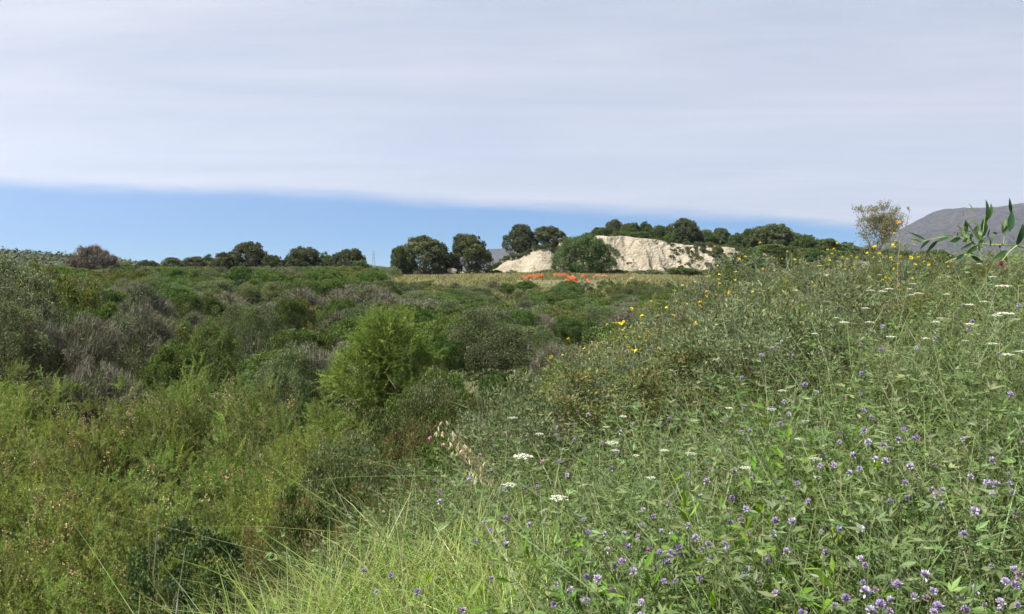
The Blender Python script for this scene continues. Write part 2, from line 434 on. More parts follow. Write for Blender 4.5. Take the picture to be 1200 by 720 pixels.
def tree(seed, R, H, n, leaf, cols, K=10, trunk_h=.3, r0=.16, tipcol=None, tipfrac=0, flat=1.0, nb=7, sub=.38):
    rng = np.random.default_rng(seed)
    lb = dome_lobes(rng, R, H * (1 - trunk_h), K); lb[:, 2] += H * trunk_h
    lb[:, 4] *= flat
    p, d, i = crown_pts(rng, lb, n, 15, sub)
    cc = vary(rng, cols, len(lb) * 15, .12, .05)
    c = cc[i] * np.exp(rng.normal(0, .15, (len(p), 1)))
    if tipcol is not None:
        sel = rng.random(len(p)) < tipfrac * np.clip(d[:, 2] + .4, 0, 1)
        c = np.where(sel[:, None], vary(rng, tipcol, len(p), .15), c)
    L = leaf[0] * rng.uniform(.65, 1.3, len(p))
    mb = MB(); mb.leaves(p, unit(d * .5 + rng.normal(size=p.shape)), unit(d + rng.normal(size=p.shape) * .5), L, L * leaf[1], c)
    wb = MB()
    tp = np.array([[0, 0, -.4], [.03, .02, H * trunk_h * .5], [-.04, .05, H * trunk_h], [.03, 0, H * .6]])
    wb.tube(tp, [r0 * 1.25, r0, r0 * .85, r0 * .4], BARKC, 8)
    for L_ in lb[:nb]:
        s = tp[2] * rng.uniform(.5, 1); e = L_[:3]
        wb.tube(np.stack([s, (s + e) / 2 + rng.normal(0, .08 * H, 3) * .6, e]), [r0 * .5, r0 * .34, r0 * .12], vary(rng, BARKC, 1)[0], 6)
        for _ in range(3):
            e2 = e + rdir(rng, 1)[0] * L_[3] * .8
            wb.tube(np.stack([(s + e) / 2, (e + e2) / 2, e2]), [r0 * .2, r0 * .13, r0 * .05], BARKC, 4)
    return [('crown', mb.mesh('crown', M_LEAF)), ('trunk', wb.mesh('trunk', M_TWIG))]

DARK = [(.056, .088, .027), (.07, .106, .032), (.084, .122, .038)]
OLIVE = [(.082, .108, .042), (.105, .125, .054), (.066, .092, .035)]
GREY = [(.092, .122, .052), (.08, .108, .046), (.11, .14, .07)]
BRIGHT = [(.066, .115, .026), (.085, .13, .03), (.06, .1, .026)]
YEL = [(.1, .13, .035), (.085, .115, .03), (.125, .135, .05)]
TAM = [(.16, .215, .055), (.13, .18, .045), (.2, .25, .075), (.17, .2, .06)]
TAM2 = [(.15, .225, .05), (.2, .275, .07), (.12, .185, .04)]
DEAD = [(.15, .14, .1), (.11, .105, .07), (.19, .18, .135)]
BROWNT = [(.19, .14, .1), (.15, .11, .08), (.12, .1, .06)]

P = {}
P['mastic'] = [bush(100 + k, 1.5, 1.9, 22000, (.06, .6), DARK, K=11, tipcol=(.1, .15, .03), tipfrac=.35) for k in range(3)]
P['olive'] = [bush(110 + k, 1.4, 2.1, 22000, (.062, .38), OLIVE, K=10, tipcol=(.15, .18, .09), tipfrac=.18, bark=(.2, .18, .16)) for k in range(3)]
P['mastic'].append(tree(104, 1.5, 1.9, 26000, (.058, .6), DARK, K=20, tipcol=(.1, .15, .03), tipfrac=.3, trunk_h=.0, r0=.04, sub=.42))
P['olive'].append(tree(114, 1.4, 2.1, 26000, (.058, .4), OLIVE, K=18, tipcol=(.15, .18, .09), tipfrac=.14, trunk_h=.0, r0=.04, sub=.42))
for pr_ in (P['mastic'][-1], P['olive'][-1]):
    pr_[0] = ('foliage', pr_[0][1]); pr_[1] = ('branches', pr_[1][1])
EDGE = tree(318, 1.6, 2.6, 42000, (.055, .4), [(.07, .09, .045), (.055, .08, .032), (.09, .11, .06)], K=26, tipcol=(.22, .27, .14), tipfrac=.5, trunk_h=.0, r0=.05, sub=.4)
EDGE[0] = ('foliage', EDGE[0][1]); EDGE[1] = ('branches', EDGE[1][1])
P['grey'] = [bush(120 + k, 1.3, 1.5, 24000, (.042, .5), GREY, K=9, sub=.42, bark=(.2, .18, .16)) for k in range(2)]
P['bright'] = [bush(130 + k, 1.2, 1.4, 16000, (.06, .65), BRIGHT, K=10) for k in range(2)]
P['yellow'] = [bush(140 + k, 1.3, 1.3, 18000, (.052, .5), YEL, K=9, tipcol=(.2, .2, .05), tipfrac=.3) for k in range(2)]
P['twig'] = [twiggy(150 + k, 1.3, 1.5, 10000, DEAD, .011, 8500, (.085, .1, .045), (.045, .5)) for k in range(2)]
P['sparse'] = [twiggy(160 + k, 1.3, 1.6, 6500, DEAD, .011, 12000, (.085, .105, .045), (.05, .5)) for k in range(2)]
P['tam'] = [tamarisk(170 + k, 1.35, 2.5, 1500, TAM, .024, plume=.28, per=64, needle=(.052, .009)) for k in range(3)]
P['tamfar'] = [tamarisk(180, 1.5, 2.3, 700, [(.11, .16, .03), (.09, .13, .025)], 0, per=40, needle=(.08, .016), plume=.34)]
print('protos', sum(len(me.polygons) for v in P.values() for pr in v for _, me in pr))

NAMES = {'mastic': ('mastic_shrub', 'mastic shrub'), 'olive': ('wild_olive_shrub', 'wild olive shrub'), 'grey': ('grey_leaved_shrub', 'grey shrub'),
         'bright': ('leafy_shrub', 'leafy shrub'), 'yellow': ('yellowish_shrub', 'yellowish shrub'), 'twig': ('bare_twig_shrub', 'bare shrub'),
         'sparse': ('sparse_shrub', 'sparse shrub'), 'tam': ('tamarisk_shrub', 'tamarisk'), 'tamfar': ('feathery_shrub', 'feathery shrub')}
SIZE = {'mastic': (1.5, 1.9), 'olive': (1.4, 2.1), 'grey': (1.3, 1.5), 'bright': (1.2, 1.4), 'yellow': (1.3, 1.3), 'twig': (1.3, 1.5),
        'sparse': (1.3, 1.6), 'tam': (1.35, 2.7), 'tamfar': (1.5, 2.3)}
placed = []
def shrub(kind, px, top, d, wpx, label, group=None, proto=None, name=None, cat=None, size=None, hmax=None, minr=.5):
    """stands on the ground at distance d, its top and width as seen at px"""
    x, _, z = at(px, top, d)
    pr = proto or P[kind][RNG.integers(len(P[kind]))]
    R0, H0 = dims(pr)
    R = wpx / F * d / 2 * 1.05
    g = float(ground(x, d)) if not (name and 'mound' in name) else g0
    H = z - g
    R = max(R, minr * H)
    if hmax: 
        g = max(g, z - hmax) ; H = z - g
    nm, ct = (name, cat) if name else NAMES[kind]
    placed.append((x, d, R))
    return put(pr, nm, (x, d, g - .05), RNG.uniform(0, 6.28), (R / R0, R / R0, (H + .05) / H0), label, ct, group)

NB = [bush(210, .8, .9, 26000, (.026, .6), [(.06, .11, .025), (.08, .13, .03)], K=11, tipcol=(.13, .17, .05), tipfrac=.4, r0=.008, nb=12),
      bush(211, .8, .9, 26000, (.024, .45), [(.1, .13, .055), (.085, .115, .045)], K=11, tipcol=(.17, .19, .1), tipfrac=.3, r0=.008, nb=12),
      bush(212, .8, .9, 26000, (.026, .55), [(.04, .07, .025), (.055, .085, .028)], K=11, tipcol=(.1, .13, .04), tipfrac=.35, r0=.008, nb=12),
      bush(213, .8, .9, 24000, (.022, .45), [(.12, .14, .045), (.1, .12, .04)], K=11, tipcol=(.2, .14, .06), tipfrac=.25, r0=.008, nb=12)]
# shrubs one can tell apart in the valley
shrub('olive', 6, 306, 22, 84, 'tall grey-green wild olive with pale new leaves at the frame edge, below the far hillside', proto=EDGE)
shrub('olive', 2, 350, 17, 64, 'dark olive bush directly in front of the tall pale-tipped wild olive', proto=P['olive'][3])
shrub('yellow', 56, 313, 27, 46, 'yellow-green low bush leaning out from behind the tall pale-tipped wild olive')
shrub('twig', 84, 372, 18, 92, 'wide bare grey bush between the dark olive bush and the dark violet bush')
shrub('twig', 98, 432, 11.5, 70, 'bare grey-violet bush topping the tamarisk thicket, nearest of the leafless ones', name='bare_twig_shrub', cat='bare shrub')
shrub('sparse', 168, 358, 21, 52, 'dark violet-brown bush with a black hollow, beyond the tamarisk thicket')
shrub('sparse', 165, 334, 33, 80, 'broad brownish-grey thin-leaved bush below the skyline brown tree')
shrub('grey', 298, 357, 26, 58, 'round blue-grey bush standing alone in the middle of the scrub slope')
shrub('bright', 105, 358, 25, 60, 'bright green low bush between two bare grey bushes')
shrub('mastic', 245, 384, 20, 70, 'dense green bush just below and beside the round blue-grey bush')
shrub('mastic', 205, 402, 15, 80, 'dark green bush rising behind the brown seed spikes of the tamarisks')
shrub('mastic', 130, 446, 12.5, 66, 'low olive-brown cushion bush between the grey-violet bush and the tamarisks')
shrub('olive', 335, 408, 14, 96, 'wide grey-green bush behind the bright feathery cone-shaped tamarisk', proto=P['olive'][3])
shrub('sparse', 386, 402, 15, 56, 'thin purplish twiggy bush touching the cone-shaped tamarisk')
shrub('mastic', 398, 350, 38, 46, 'round bright-topped mastic bush uphill of the cone-shaped tamarisk')
shrub('olive', 420, 358, 30, 60, 'pale olive bush directly beyond the tip of the cone-shaped tamarisk')
shrub('olive', 572, 362, 23, 104, 'big grey olive bush with bare pale branches at its foot', proto=P['olive'][3])
shrub('olive', 618, 348, 46, 34, 'small dark pointed bush beyond the big grey olive bush')
shrub('mastic', 508, 335, 62, 29, 'dark oval bush alone on the yellow grass, below the two boulders')
shrub('olive', 452, 329, 52, 62, 'dark grey-green bush at the edge of the yellow field grass')
shrub('bright', 588, 433, 13.5, 78, 'bright green leafy bush below the big grey olive bush')
shrub('mastic', 672, 372, 31, 70, 'vivid green mastic bush below the orange netting, first of a pair')
shrub('mastic', 722, 380, 28, 66, 'vivid green mastic bush next to the yellow flowering plants')
shrub('tamfar', 786, 336, 30, 84, 'feathery dark green bush rising behind the yellow flowering plants')
shrub('sparse', 648, 404, 17, 62, 'dry brownish bush between the bright leafy bush and the yellow flowers')
shrub('mastic', 340, 352, 34, 44, 'dark green bush uphill of the wide grey-green bush')
shrub('grey', 465, 402, 17, 50, 'grey bush half hidden behind the shoulder of the cone-shaped tamarisk')
shrub('bright', 520, 395, 22, 50, 'mid green bush squeezed between the cone-shaped tamarisk and the big grey olive bush')
shrub('yellow', 690, 428, 11, 70, 'pale yellowish bush on the slope just below the first yellow flowers', proto=NB[3])
shrub('bright', 655, 452, 9, 60, 'green bush with reddish shoots at the shoulder of the flowering bank', proto=NB[0])
shrub('grey', 610, 470, 7.6, 60, 'low grey-green bush right behind the big white umbels', proto=NB[1])
shrub('mastic', 560, 470, 8.4, 60, 'dark bush behind the pale oat heads on the bank', proto=NB[2])
for k, (px, top, d, w) in enumerate([(520, 512, 6.6, 90), (445, 520, 6.0, 100), (400, 560, 5.0, 90), (480, 548, 4.6, 70), (735, 400, 9.5, 80), (660, 420, 11, 80), (620, 446, 9.8, 70), (780, 380, 9.5, 80), (560, 500, 5.6, 60), (640, 490, 6.4, 60), (700, 462, 7.0, 60), (350, 600, 4.4, 60), (505, 440, 10, 90), (540, 452, 9.2, 80), (478, 470, 9, 80), (520, 470, 8, 70), (590, 455, 10.5, 70)]):
    shrub('bright', px, top, d, w, 'low fine-leaved green bush on the slope between the bank and the scrub', 'low bushes on the slope of the bank', proto=NB[k % 4], name='slope_bush', cat='low bush')
# tamarisk thicket
cone = tamarisk(190, 1.3, 3.0, 2700, TAM2, .0, cone=True, plume=.27, per=56)
shrub('tam', 452, 364, 11.5, 185, 'bright green feathery tamarisk shaped like a cone, taller than all around it', proto=cone, size=(1.1, 3.0), name='tamarisk_shrub', cat='tamarisk', minr=.38)
TL = [(-45, 425, 11, 150), (25, 432, 10.5, 120), (95, 474, 9.3, 120), (165, 452, 9.8, 110), (232, 428, 10.6, 110), (308, 452, 9.8, 120), (368, 486, 9.0, 120), (415, 512, 8.2, 100),
      (0, 520, 7, 170), (95, 540, 6.4, 160), (190, 515, 7, 160), (285, 520, 7, 150), (352, 540, 6.2, 150),
      (-30, 625, 5, 200), (70, 640, 4.8, 190), (160, 622, 5.2, 170), (262, 600, 5.4, 150), (10, 720, 4.0, 200), (110, 740, 3.8, 190), (-120, 560, 6.5, 200), (-190, 520, 7.5, 190), (-180, 640, 5.2, 220), (-260, 600, 6.5, 220), (-330, 530, 8, 200)]
TG = 'feathery tamarisks massed below the bank'
for k, (px, top, d, w) in enumerate(TL):
    lab = {4: 'tamarisk with the tallest brown seed spikes, standing behind the thicket', 7: 'tamarisk at the foot of the cone-shaped one',
           6: 'green tamarisk between the thicket and the cone-shaped one', 18: 'tamarisk nearest the lower frame edge with dead grey sticks', 1: 'tamarisk in front of the bare grey-violet bush'}.get(k,
           'yellow-green feathery tamarisk with tan dry flower tufts, packed in the thicket')
    shrub('tam', px, top, d, w, lab, TG)
seedh = tamarisk(195, .3, 2.9, 30, TAM, 1.0)
# small round-leaved shrub near the grass
dk = bush(200, .3, 1.1, 11000, (.017, .7), [(.055, .09, .03), (.07, .105, .035)], K=8, tipcol=(.16, .2, .12), tipfrac=.18, bark=(.2, .18, .15), r0=.005)
shrub('mastic', 205, 622, 3.9, 70, 'dark glossy small-leaved bush between the tamarisks and the tall grass', proto=dk, size=(.5, 1.2), name='glossy_leaved_shrub', cat='glossy bush', minr=.25)

# random fill of the scrub, nearest first
ZL = {'mastic': 'dark green rounded mastic shrub', 'olive': 'pale-tipped wild olive shrub', 'grey': 'low silvery grey-green shrub',
      'bright': 'fresh bright green leafy shrub', 'yellow': 'low yellowish green shrub', 'twig': 'leafless grey twiggy shrub', 'sparse': 'thin-leaved shrub showing grey twigs'}
ZN = [(20, 'in the near scrub below the bank'), (42, 'in the middle belt of scrub'), (200, 'in the far scrub under the skyline')]
rng = np.random.default_rng(5)
cnt = 0
cand = []
for _ in range(8000):
    d = 9 + (100 - 9) * rng.random() ** .8
    px = rng.uniform(-330, 900)
    cand.append((d, px))
cand.sort()
keepers = []
for d, px in cand:
    x, z0 = ray(px, 310)[0] * d, 0
    s = (x - np.interp(d, EY, EX)) * .8
    if s > -2.2: continue
    field = px > 440 + 0 * d and d > 56 or (px > 560 and d > 48)
    far_left = px < 440
    if field and rng.random() < .93: continue
    if d > 86 and px > 430: continue
    nz = wav(x * 1.0, d, .16, 3.3)
    nz2 = wav(x, d, .31, 7.1)
    R = rng.uniform(.9, 1.6) * (1 + d / 75)
    if field: R *= .5
    if field and d > 70: continue
    if any((x - a) ** 2 + (d - b) ** 2 < ((R + c) * (.62 if d > 20 else .72)) ** 2 for a, b, c in keepers) or any((x - a) ** 2 + (d - b) ** 2 < ((R + c) * .95) ** 2 or (abs(x / d - a / b) * d < (R + c) * .6 and 0 < b - d < 3.2 * R) for a, b, c in placed): continue
    keepers.append((x, d, R))
    r = rng.random()
    if nz > .5: kind = 'twig' if r < .2 else 'sparse' if r < .5 else 'olive' if r < .62 else 'mastic'
    elif nz2 > .3: kind = 'mastic' if r < .35 else 'bright' if r < .5 else 'olive' if r < .75 else 'grey' if r < .9 else 'sparse'
    elif nz2 < -.35: kind = 'grey' if r < .2 else 'olive' if r < .45 else 'yellow' if r < .7 else 'mastic'
    else: kind = ['mastic', 'olive', 'sparse', 'bright', 'grey', 'mastic', 'yellow', 'olive', 'bright', 'mastic'][min(9, int(r * 10))]
    pr = P[kind][rng.integers(len(P[kind]))]; R0, H0 = dims(pr); H = R * rng.uniform(.95, 1.6)
    g = float(ground(x, d))
    # keep the tops under the line where the photo shows the scrub top
    zmax = at(px, 312 + (0 if d > 60 else (60 - d) * 1.1) + (16 if px > 440 else 0), d)[2]
    H = min(H, max(.7, zmax - g))
    zone = next(t for lim, t in ZN if d < lim)
    put(pr, NAMES[kind][0], (x, d, g - .1), rng.uniform(0, 6.28), (R / R0, R / R0, H / H0), ZL[kind] + ' ' + zone, NAMES[kind][1],
        NAMES[kind][1] + 's ' + zone)
    cnt += 1
print('random shrubs', cnt)

# ------------------------------------------------------------------ trees
HOLM = [(.05, .068, .026), (.066, .082, .032), (.056, .076, .036)]
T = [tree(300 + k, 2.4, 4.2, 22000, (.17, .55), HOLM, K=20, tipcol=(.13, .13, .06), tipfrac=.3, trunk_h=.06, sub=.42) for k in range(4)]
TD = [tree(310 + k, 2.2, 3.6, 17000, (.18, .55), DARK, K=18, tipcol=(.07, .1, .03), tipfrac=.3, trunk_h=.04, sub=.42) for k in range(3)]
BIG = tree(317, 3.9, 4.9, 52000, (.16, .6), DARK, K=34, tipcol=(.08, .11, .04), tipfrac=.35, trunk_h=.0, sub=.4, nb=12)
def put_tree(proto, px, top, d, wpx, label, size, group=None, name='round_tree', cat='tree', g=None, base_py=None):
    x, _, z = at(px, top, d)
    if g is None: g = float(ground(x, d))
    if base_py is not None: g = at(px, base_py, d)[2]
    R = wpx / F * d / 2; H = z - g; size = dims(proto)
    return put(proto, name, (x, d, g), RNG.uniform(0, 6.28), (R / size[0], R / size[0], H / size[1]), label, cat, group)
S1, S2 = (2.35, 4.1), (2.15, 3.5)
put_tree(twiggy(320, 2.2, 4.0, 9000, [(.18, .15, .125), (.15, .125, .105), (.12, .11, .08)], .05, 3500, (.11, .09, .055), (.12, .5), names=('crown', 'trunk')), 112, 289, 75, 58,
         'brownish grey bare-twigged tree on the skyline before the scrub hillside', (2.2, 4.0), name='bare_tree')
put_tree(T[0], 290, 285, 84, 60, 'broad dull-green tree, highest crown on the skyline above the scrub', S1)
put_tree(T[1], 262, 297, 82, 30, 'small low tree tucked beside the broad dull-green skyline tree', S1)
put_tree(T[2], 356, 291, 84, 52, 'rounded skyline tree, middle one of the three crowns before the pylon', S1)
put_tree(TD[0], 382, 297, 88, 24, 'small bright green tree between two rounded skyline crowns', S2)
put_tree(T[3], 408, 293, 84, 50, 'dark rounded skyline tree nearest to the pylon', S1)
put_tree(TD[1], 424, 306, 82, 30, 'low dark tree at the foot of the crown nearest the pylon', S2)
for k, (px, top, w) in enumerate([(200, 303, 46), (228, 302, 44), (172, 306, 36), (320, 300, 36), (244, 300, 30), (145, 309, 30)]):
    put_tree((T + TD)[k], px, top, 80 + k, w, 'low rounded tree merging into the scrub along the skyline', S1, 'low skyline trees between the brown tree and the broad tree')
put_tree(T[1], 497, 278, 103, 60, 'large holm oak at the field edge with a grey shaded crown, beside two boulders', S1, name='holm_oak')
put_tree(TD[2], 470, 289, 102, 24, 'narrow dark tree clinging to the large holm oak on the pylon side', S2, name='holm_oak')
put_tree(T[2], 516, 287, 107, 24, 'thin greyish tree filling the gap between the two holm oaks', S1, name='holm_oak')
put_tree(T[3], 549, 276, 104, 55, 'round holm oak standing next to the pale mound', S1, name='holm_oak')
put_tree(BIG, 684, 277, 104, 73, 'massive dark round bush covering the middle of the pale mound face', (3.8, 4.9), name='mastic_tree', cat='bush tree')

MD = lambda px, d: float(mound_h(np.array([at(px, 300, d)[0]]), np.array([d]))[0])
TM = [(611, 264, 119, 41, T[0], 'first of two round trees on the shoulder of the mound, the taller one'), (642, 266, 120, 44, T[2], 'second of two round trees on the shoulder of the mound, the wider one'),
      (703, 267, 123, 26, TD[1], None), (720, 258, 126, 24, T[3], 'greyish tree standing above the dark treeline behind the big round bush'), (738, 262, 124, 26, TD[2], None), (756, 261, 127, 24, TD[0], None),
      (774, 265, 124, 34, TD[1], None), (803, 257, 122, 40, T[1], 'tallest yellow-green tree on the mound crest'), (828, 270, 124, 34, TD[2], None), (845, 268, 126, 30, T[0], None),
      (862, 274, 124, 26, TD[0], None), (878, 269, 128, 26, TD[1], 'dark pointed tree at the gap before the broad crown on the mound'), (908, 264, 126, 66, T[2], 'broad domed tree, largest crown at the far end of the mound'),
      (900, 287, 121, 48, TD[2], None), (925, 289, 118, 50, TD[0], None), (942, 276, 124, 44, TD[1], None), (965, 281, 122, 40, TD[2], None), (988, 285, 124, 44, TD[0], None),
      (945, 292, 116, 50, TD[1], None), (980, 294, 116, 50, TD[2], None), (1015, 290, 124, 50, TD[1], None), (1050, 292, 124, 50, TD[0], None), (1090, 294, 126, 50, TD[2], None),
      (750, 272, 121, 30, TD[2], None), (728, 271, 121, 26, TD[0], None), (690, 273, 122, 22, TD[1], None), (790, 272, 121, 26, TD[0], None)]
for px, top, d, w, pr, lab in TM:
    g = MD(px, d) - .3
    z = at(px, top, d)[2]
    if z - g < 1.3: g = z - 1.3
    put_tree(pr, px, top, d, w, lab or 'dark green bushy tree in the dense row along the mound crest', S2 if pr in TD else S1,
             None if lab else 'dark trees along the mound crest', name='evergreen_tree' if pr in TD else 'round_tree', g=g)

# bushes growing on the mound face and crest
FB = [bush(330 + k, .8, .8, 1600, (.14, .5), c, K=5) for k, c in enumerate([DARK, GREY, YEL])]
rng = np.random.default_rng(8)
for k in range(480):
    x = rng.uniform(16 if k > 14 else 8, 42); px0 = x / 114 * F + 600
    y = rng.uniform(111.5, 116.5) if rng.random() < .75 else rng.uniform(117, 120)
    if 17 < x < 21 and y < 117 and rng.random() < .5: continue
    dens = np.clip((x - 16.5) / 12, .12, .9)
    if rng.random() > dens: continue
    z = float(mound_h(np.array([x]), np.array([y]))[0]); s = rng.uniform(.25, .62) * (1.25 if x > 24 else .9)
    put(FB[[0, 1, 1, 2, 2][rng.integers(5)]], 'mound_shrub', (x, y, z - .1), rng.uniform(0, 6.28), (s, s, s * rng.uniform(.6, 1)), 'small shrub rooted in the eroded sandy face of the mound', 'small shrub', 'small shrubs on the mound face')
for x in np.arange(-3.5, 8.6, .55):
    y = 115.9 + .9 * math.sin(x * .21) + rng.uniform(-.3, .3)
    z = float(mound_h(np.array([x]), np.array([y]))[0]); s = rng.uniform(.6, 1.0)
    put(FB[rng.integers(3)], 'crest_shrub', (x, y, z - .15), rng.uniform(0, 6.28), (s, s, s * .8), 'low dark shrub in the fringe along the bare crest below the two round trees', 'low shrub', 'low shrubs fringing the mound crest')
for px, top, d, w, kk in [(720, 322, 106, 40, 0), (640, 321, 108, 34, 1), (760, 318, 106, 50, 1), (800, 316, 105, 60, 0), (840, 318, 104, 50, 2), (580, 319, 106, 22, 0), (600, 319, 107, 16, 1), (870, 300, 108, 60, 1), (860, 318, 95, 60, 2), (890, 320, 85, 60, 1)]:
    x, _, z = at(px, top, d); g = float(ground(x, d)); R = w / F * d / 2
    put(FB[kk], 'foot_shrub', (x, d, g), rng.uniform(0, 6.28), (R / .8, R / .8, max(.5, z - g) / .8), 'low shrub along the foot of the pale mound', 'low shrub', 'low shrubs along the foot of the mound')

# airy eucalyptus
def eucalyptus(seed):
    rng = np.random.default_rng(seed); wb = MB(); mb = MB(); H = 8.6
    tips = []
    def grow(p, d, L, r, lev):
        n = 4; pts = [p]
        for k in range(n):
            d = unit(d + rng.normal(0, .13, 3) + [0, 0, .05]); pts.append(pts[-1] + d * L / n)
        wb.tube(np.array(pts), np.linspace(r, r * .6, n + 1), vary(rng, (.3, .24, .19), 1, .1)[0], 5 if lev < 2 else 3)
        if lev == 4: tips.append((pts[-1], d)); return
        if lev >= 2: tips.append((pts[-2], d))
        for _ in range(3 if lev < 3 else 3):
            grow(pts[-1] if rng.random() < .6 else pts[-2], unit(d + rng.normal(0, .48, 3) * [1, 1, .7] + [0, 0, .1]), L * rng.uniform(.58, .78), r * .58, lev + 1)
    for a in (0.3, 2.3, 4.2, 5.4):
        grow(np.array([0, 0, 2.2]), unit(np.array([math.cos(a) * .75, math.sin(a) * .75, 1.0])), 2.7, .1, 1)
    wb.tube(np.array([[0, 0, -.5], [.05, 0, 1], [0, 0, 2.3]]), [.2, .17, .14], (.3, .24, .19), 8)
    for p, d in tips:
        n = 44; q = p + rng.normal(0, .19, (n, 3)) * [1.1, 1.1, .8]
        L = rng.uniform(.14, .26, n)
        mb.leaves(q, unit(rng.normal(size=(n, 3)) + [0, 0, -.6]), rdir(rng, n), L, L * .34, vary(rng, [(.17, .15, .085), (.14, .145, .075), (.2, .16, .11), (.11, .13, .06)], n, .2))
    return [('crown', mb.mesh('crown', M_LEAF)), ('trunk', wb.mesh('trunk', M_TWIG))]
eu = eucalyptus(41)
x, d = at(1024, 300, 68)[0], 68
g = float(ground(x, d)); top = at(1024, 233, 68)[2]
zs = max(v.co.z for v in eu[0][1].vertices)
rs = max(abs(v.co.x) for v in eu[0][1].vertices)
k = (42 / F * 68) / rs
put(eu, 'eucalyptus_tree', (x, d, g), 0.4, (k * 1.05, k, (top - g) / zs), 'airy open-crowned eucalyptus with brownish foliage, seen against the white sky', 'tree')

# tiny trees on the far hillside skyline
HT = bush(340, 2.5, 3, 700, (.7, .6), DARK, K=5)
for px, py in [(8, 293), (18, 294), (30, 296), (52, 297), (78, 298), (82, 299), (98, 301), (125, 304), (133, 304), (-20, 291)]:
    x, y, z = at(px, py + 1.5, 415)
    s = RNG.uniform(.25, .5); put(HT[:1], 'hillside_tree', (x, y, z - .8), RNG.uniform(0, 6), (s, s, s * .8), 'tiny dark tree dotting the far hillside skyline', 'tree', 'tiny trees on the far hillside')

# ------------------------------------------------------------------ meadow on the bank
def bank_pts(rng, n, ymin=1.25, ymax=9.5, smin=-1.3, power=1.0, test=None):
    """points on the bank, denser near the viewer, inside or next to the seen part of it"""
    out = []
    while sum(len(o) for o in out) < n:
        d = (ymin ** (1 - power * .5) + (ymax ** (1 - power * .5) - ymin ** (1 - power * .5)) * rng.random(60000)) ** (1 / (1 - power * .5))
        x = d * rng.uniform(-.8, .85, len(d))
        s = (x - np.interp(d, EY, EX)) * .8
        k = (s > smin) & (s < 6)
        if test is not None: k &= test(x, d, s)
        out.append(np.stack([x[k], d[k], s[k]], 1))
    return np.concatenate(out)[:n]

def patch(x, y, s=1.7, seed=0):
    return wav(x, y, s, seed)

HERB = [(.115, .175, .058), (.135, .195, .075), (.095, .16, .045), (.17, .215, .1)]
def herbs(name, seed, n, leaves, cols, Lr, wr, stemcol, ht, label, test=None, ymin=1.25, ymax=9.5, trif=True, smin=-1.3, stemw=.0028, nup=.55):
    rng = np.random.default_rng(seed)
    b = bank_pts(rng, n, ymin, ymax, smin, test=test)
    x, y, s = b.T; n = len(b)
    g = ground(x, y)
    h = ht * rng.uniform(.55, 1.2, n) * (1 + .18 * patch(x, y, 1.4, 5))
    az = rng.uniform(0, 2 * np.pi, n); lean = rng.uniform(.1, .75, n)
    base = np.stack([x, y, g - .02], 1)
    hd = np.stack([np.cos(az) * lean, np.sin(az) * lean, np.ones(n)], 1)
    ts = np.linspace(0, 1, 4)
    bend = np.stack([np.cos(az), np.sin(az), -.5 * np.ones(n)], 1) * rng.uniform(0, .35, (n, 1))
    C = lambda t: base[:, None] + (hd * h[:, None])[:, None] * t[..., None] + (bend * h[:, None])[:, None] * (t ** 2)[..., None]
    mb = MB()
    mb.strips(C(np.tile(ts, (n, 1))), stemw * np.array([[1.2, 1.1, .9, .5]]) * (1 + .12 * y[:, None]), vary(rng, stemcol, n, .2))
    t = rng.uniform(.35, 1.02, (n, leaves)); Pp = C(t).reshape(-1, 3)
    col = np.repeat(vary(rng, cols, n, .14, .06), leaves, 0) * np.exp(rng.normal(0, .12, (n * leaves, 1)))
    yy = np.repeat(y, leaves)
    if trif:
        ax = unit(rng.normal(size=(len(Pp), 3)) * [1, 1, .35] + [0, 0, .25])
        off = Pp + ax * .022
        for k in (-1, 0, 1):
            sd = unit(np.cross(ax, [0, 0, 1.0]))
            dr = unit(ax + sd * k * .85 + rng.normal(0, .15, ax.shape))
            L = rng.uniform(*Lr, len(Pp)); nr = unit(rng.normal(size=ax.shape) * nup + [0, 0, 1])
            mb.leaves(off, dr, nr, L, L * wr * (1 + .05 * yy), col)
    else:
        dr = unit(rng.normal(size=(len(Pp), 3)) * [1, 1, .6] + [0, 0, .5])
        L = rng.uniform(*Lr, len(Pp)); mb.leaves(Pp, dr, unit(rng.normal(size=dr.shape) * nup + [0, 0, 1]), L, L * wr * (1 + .05 * yy), col)
    tag(mb.obj(name, M_GRASS), label, 'herbs', kind='stuff')

def grass(name, seed, n, L0, W0, cols, label, test=None, arch=.5, ymin=1.25, ymax=9.5, smin=-1.3, power=1.0, lean=.45, wind=(0, 0)):
    rng = np.random.default_rng(seed)
    b = bank_pts(rng, n, ymin, ymax, smin, power, test); x, y, s = b.T; n = len(b)
    # tufts
    tx = rng.normal(0, .03, n); ty = rng.normal(0, .03, n)
    base = np.stack([x + tx, y + ty, ground(x, y) - .02], 1)
    az = rng.uniform(0, 6.283, n); ln = np.abs(rng.normal(0, lean, n))
    L = L0 * rng.uniform(.45, 1.15, n); ar = arch * rng.uniform(.2, 1.3, n)
    h = np.stack([np.cos(az) + wind[0], np.sin(az) + wind[1], 0 * az], 1)
    up = np.array([0, 0, 1.0])
    ts = np.linspace(0, 1, 6)[None]
    P_ = base[:, None] + (up + h * ln[:, None])[:, None] * (L[:, None] * ts)[..., None] + ((h * .9 - up * .62) * (ar * L)[:, None])[:, None] * (ts ** 2.2)[..., None]
    w = W0 * rng.uniform(.6, 1.3, (n, 1)) * np.array([[.8, 1, .95, .8, .5, .08]]) * (1 + .08 * y[:, None])
    mb = MB(); mb.strips(P_, w, vary(rng, cols, n, .2, .07), side=unit(np.stack([-np.sin(az), np.cos(az), .2 * np.ones(n)], 1) + rng.normal(0, .35, (n, 3))))
    tag(mb.obj(name, M_GRASS), label, 'grass', kind='stuff')

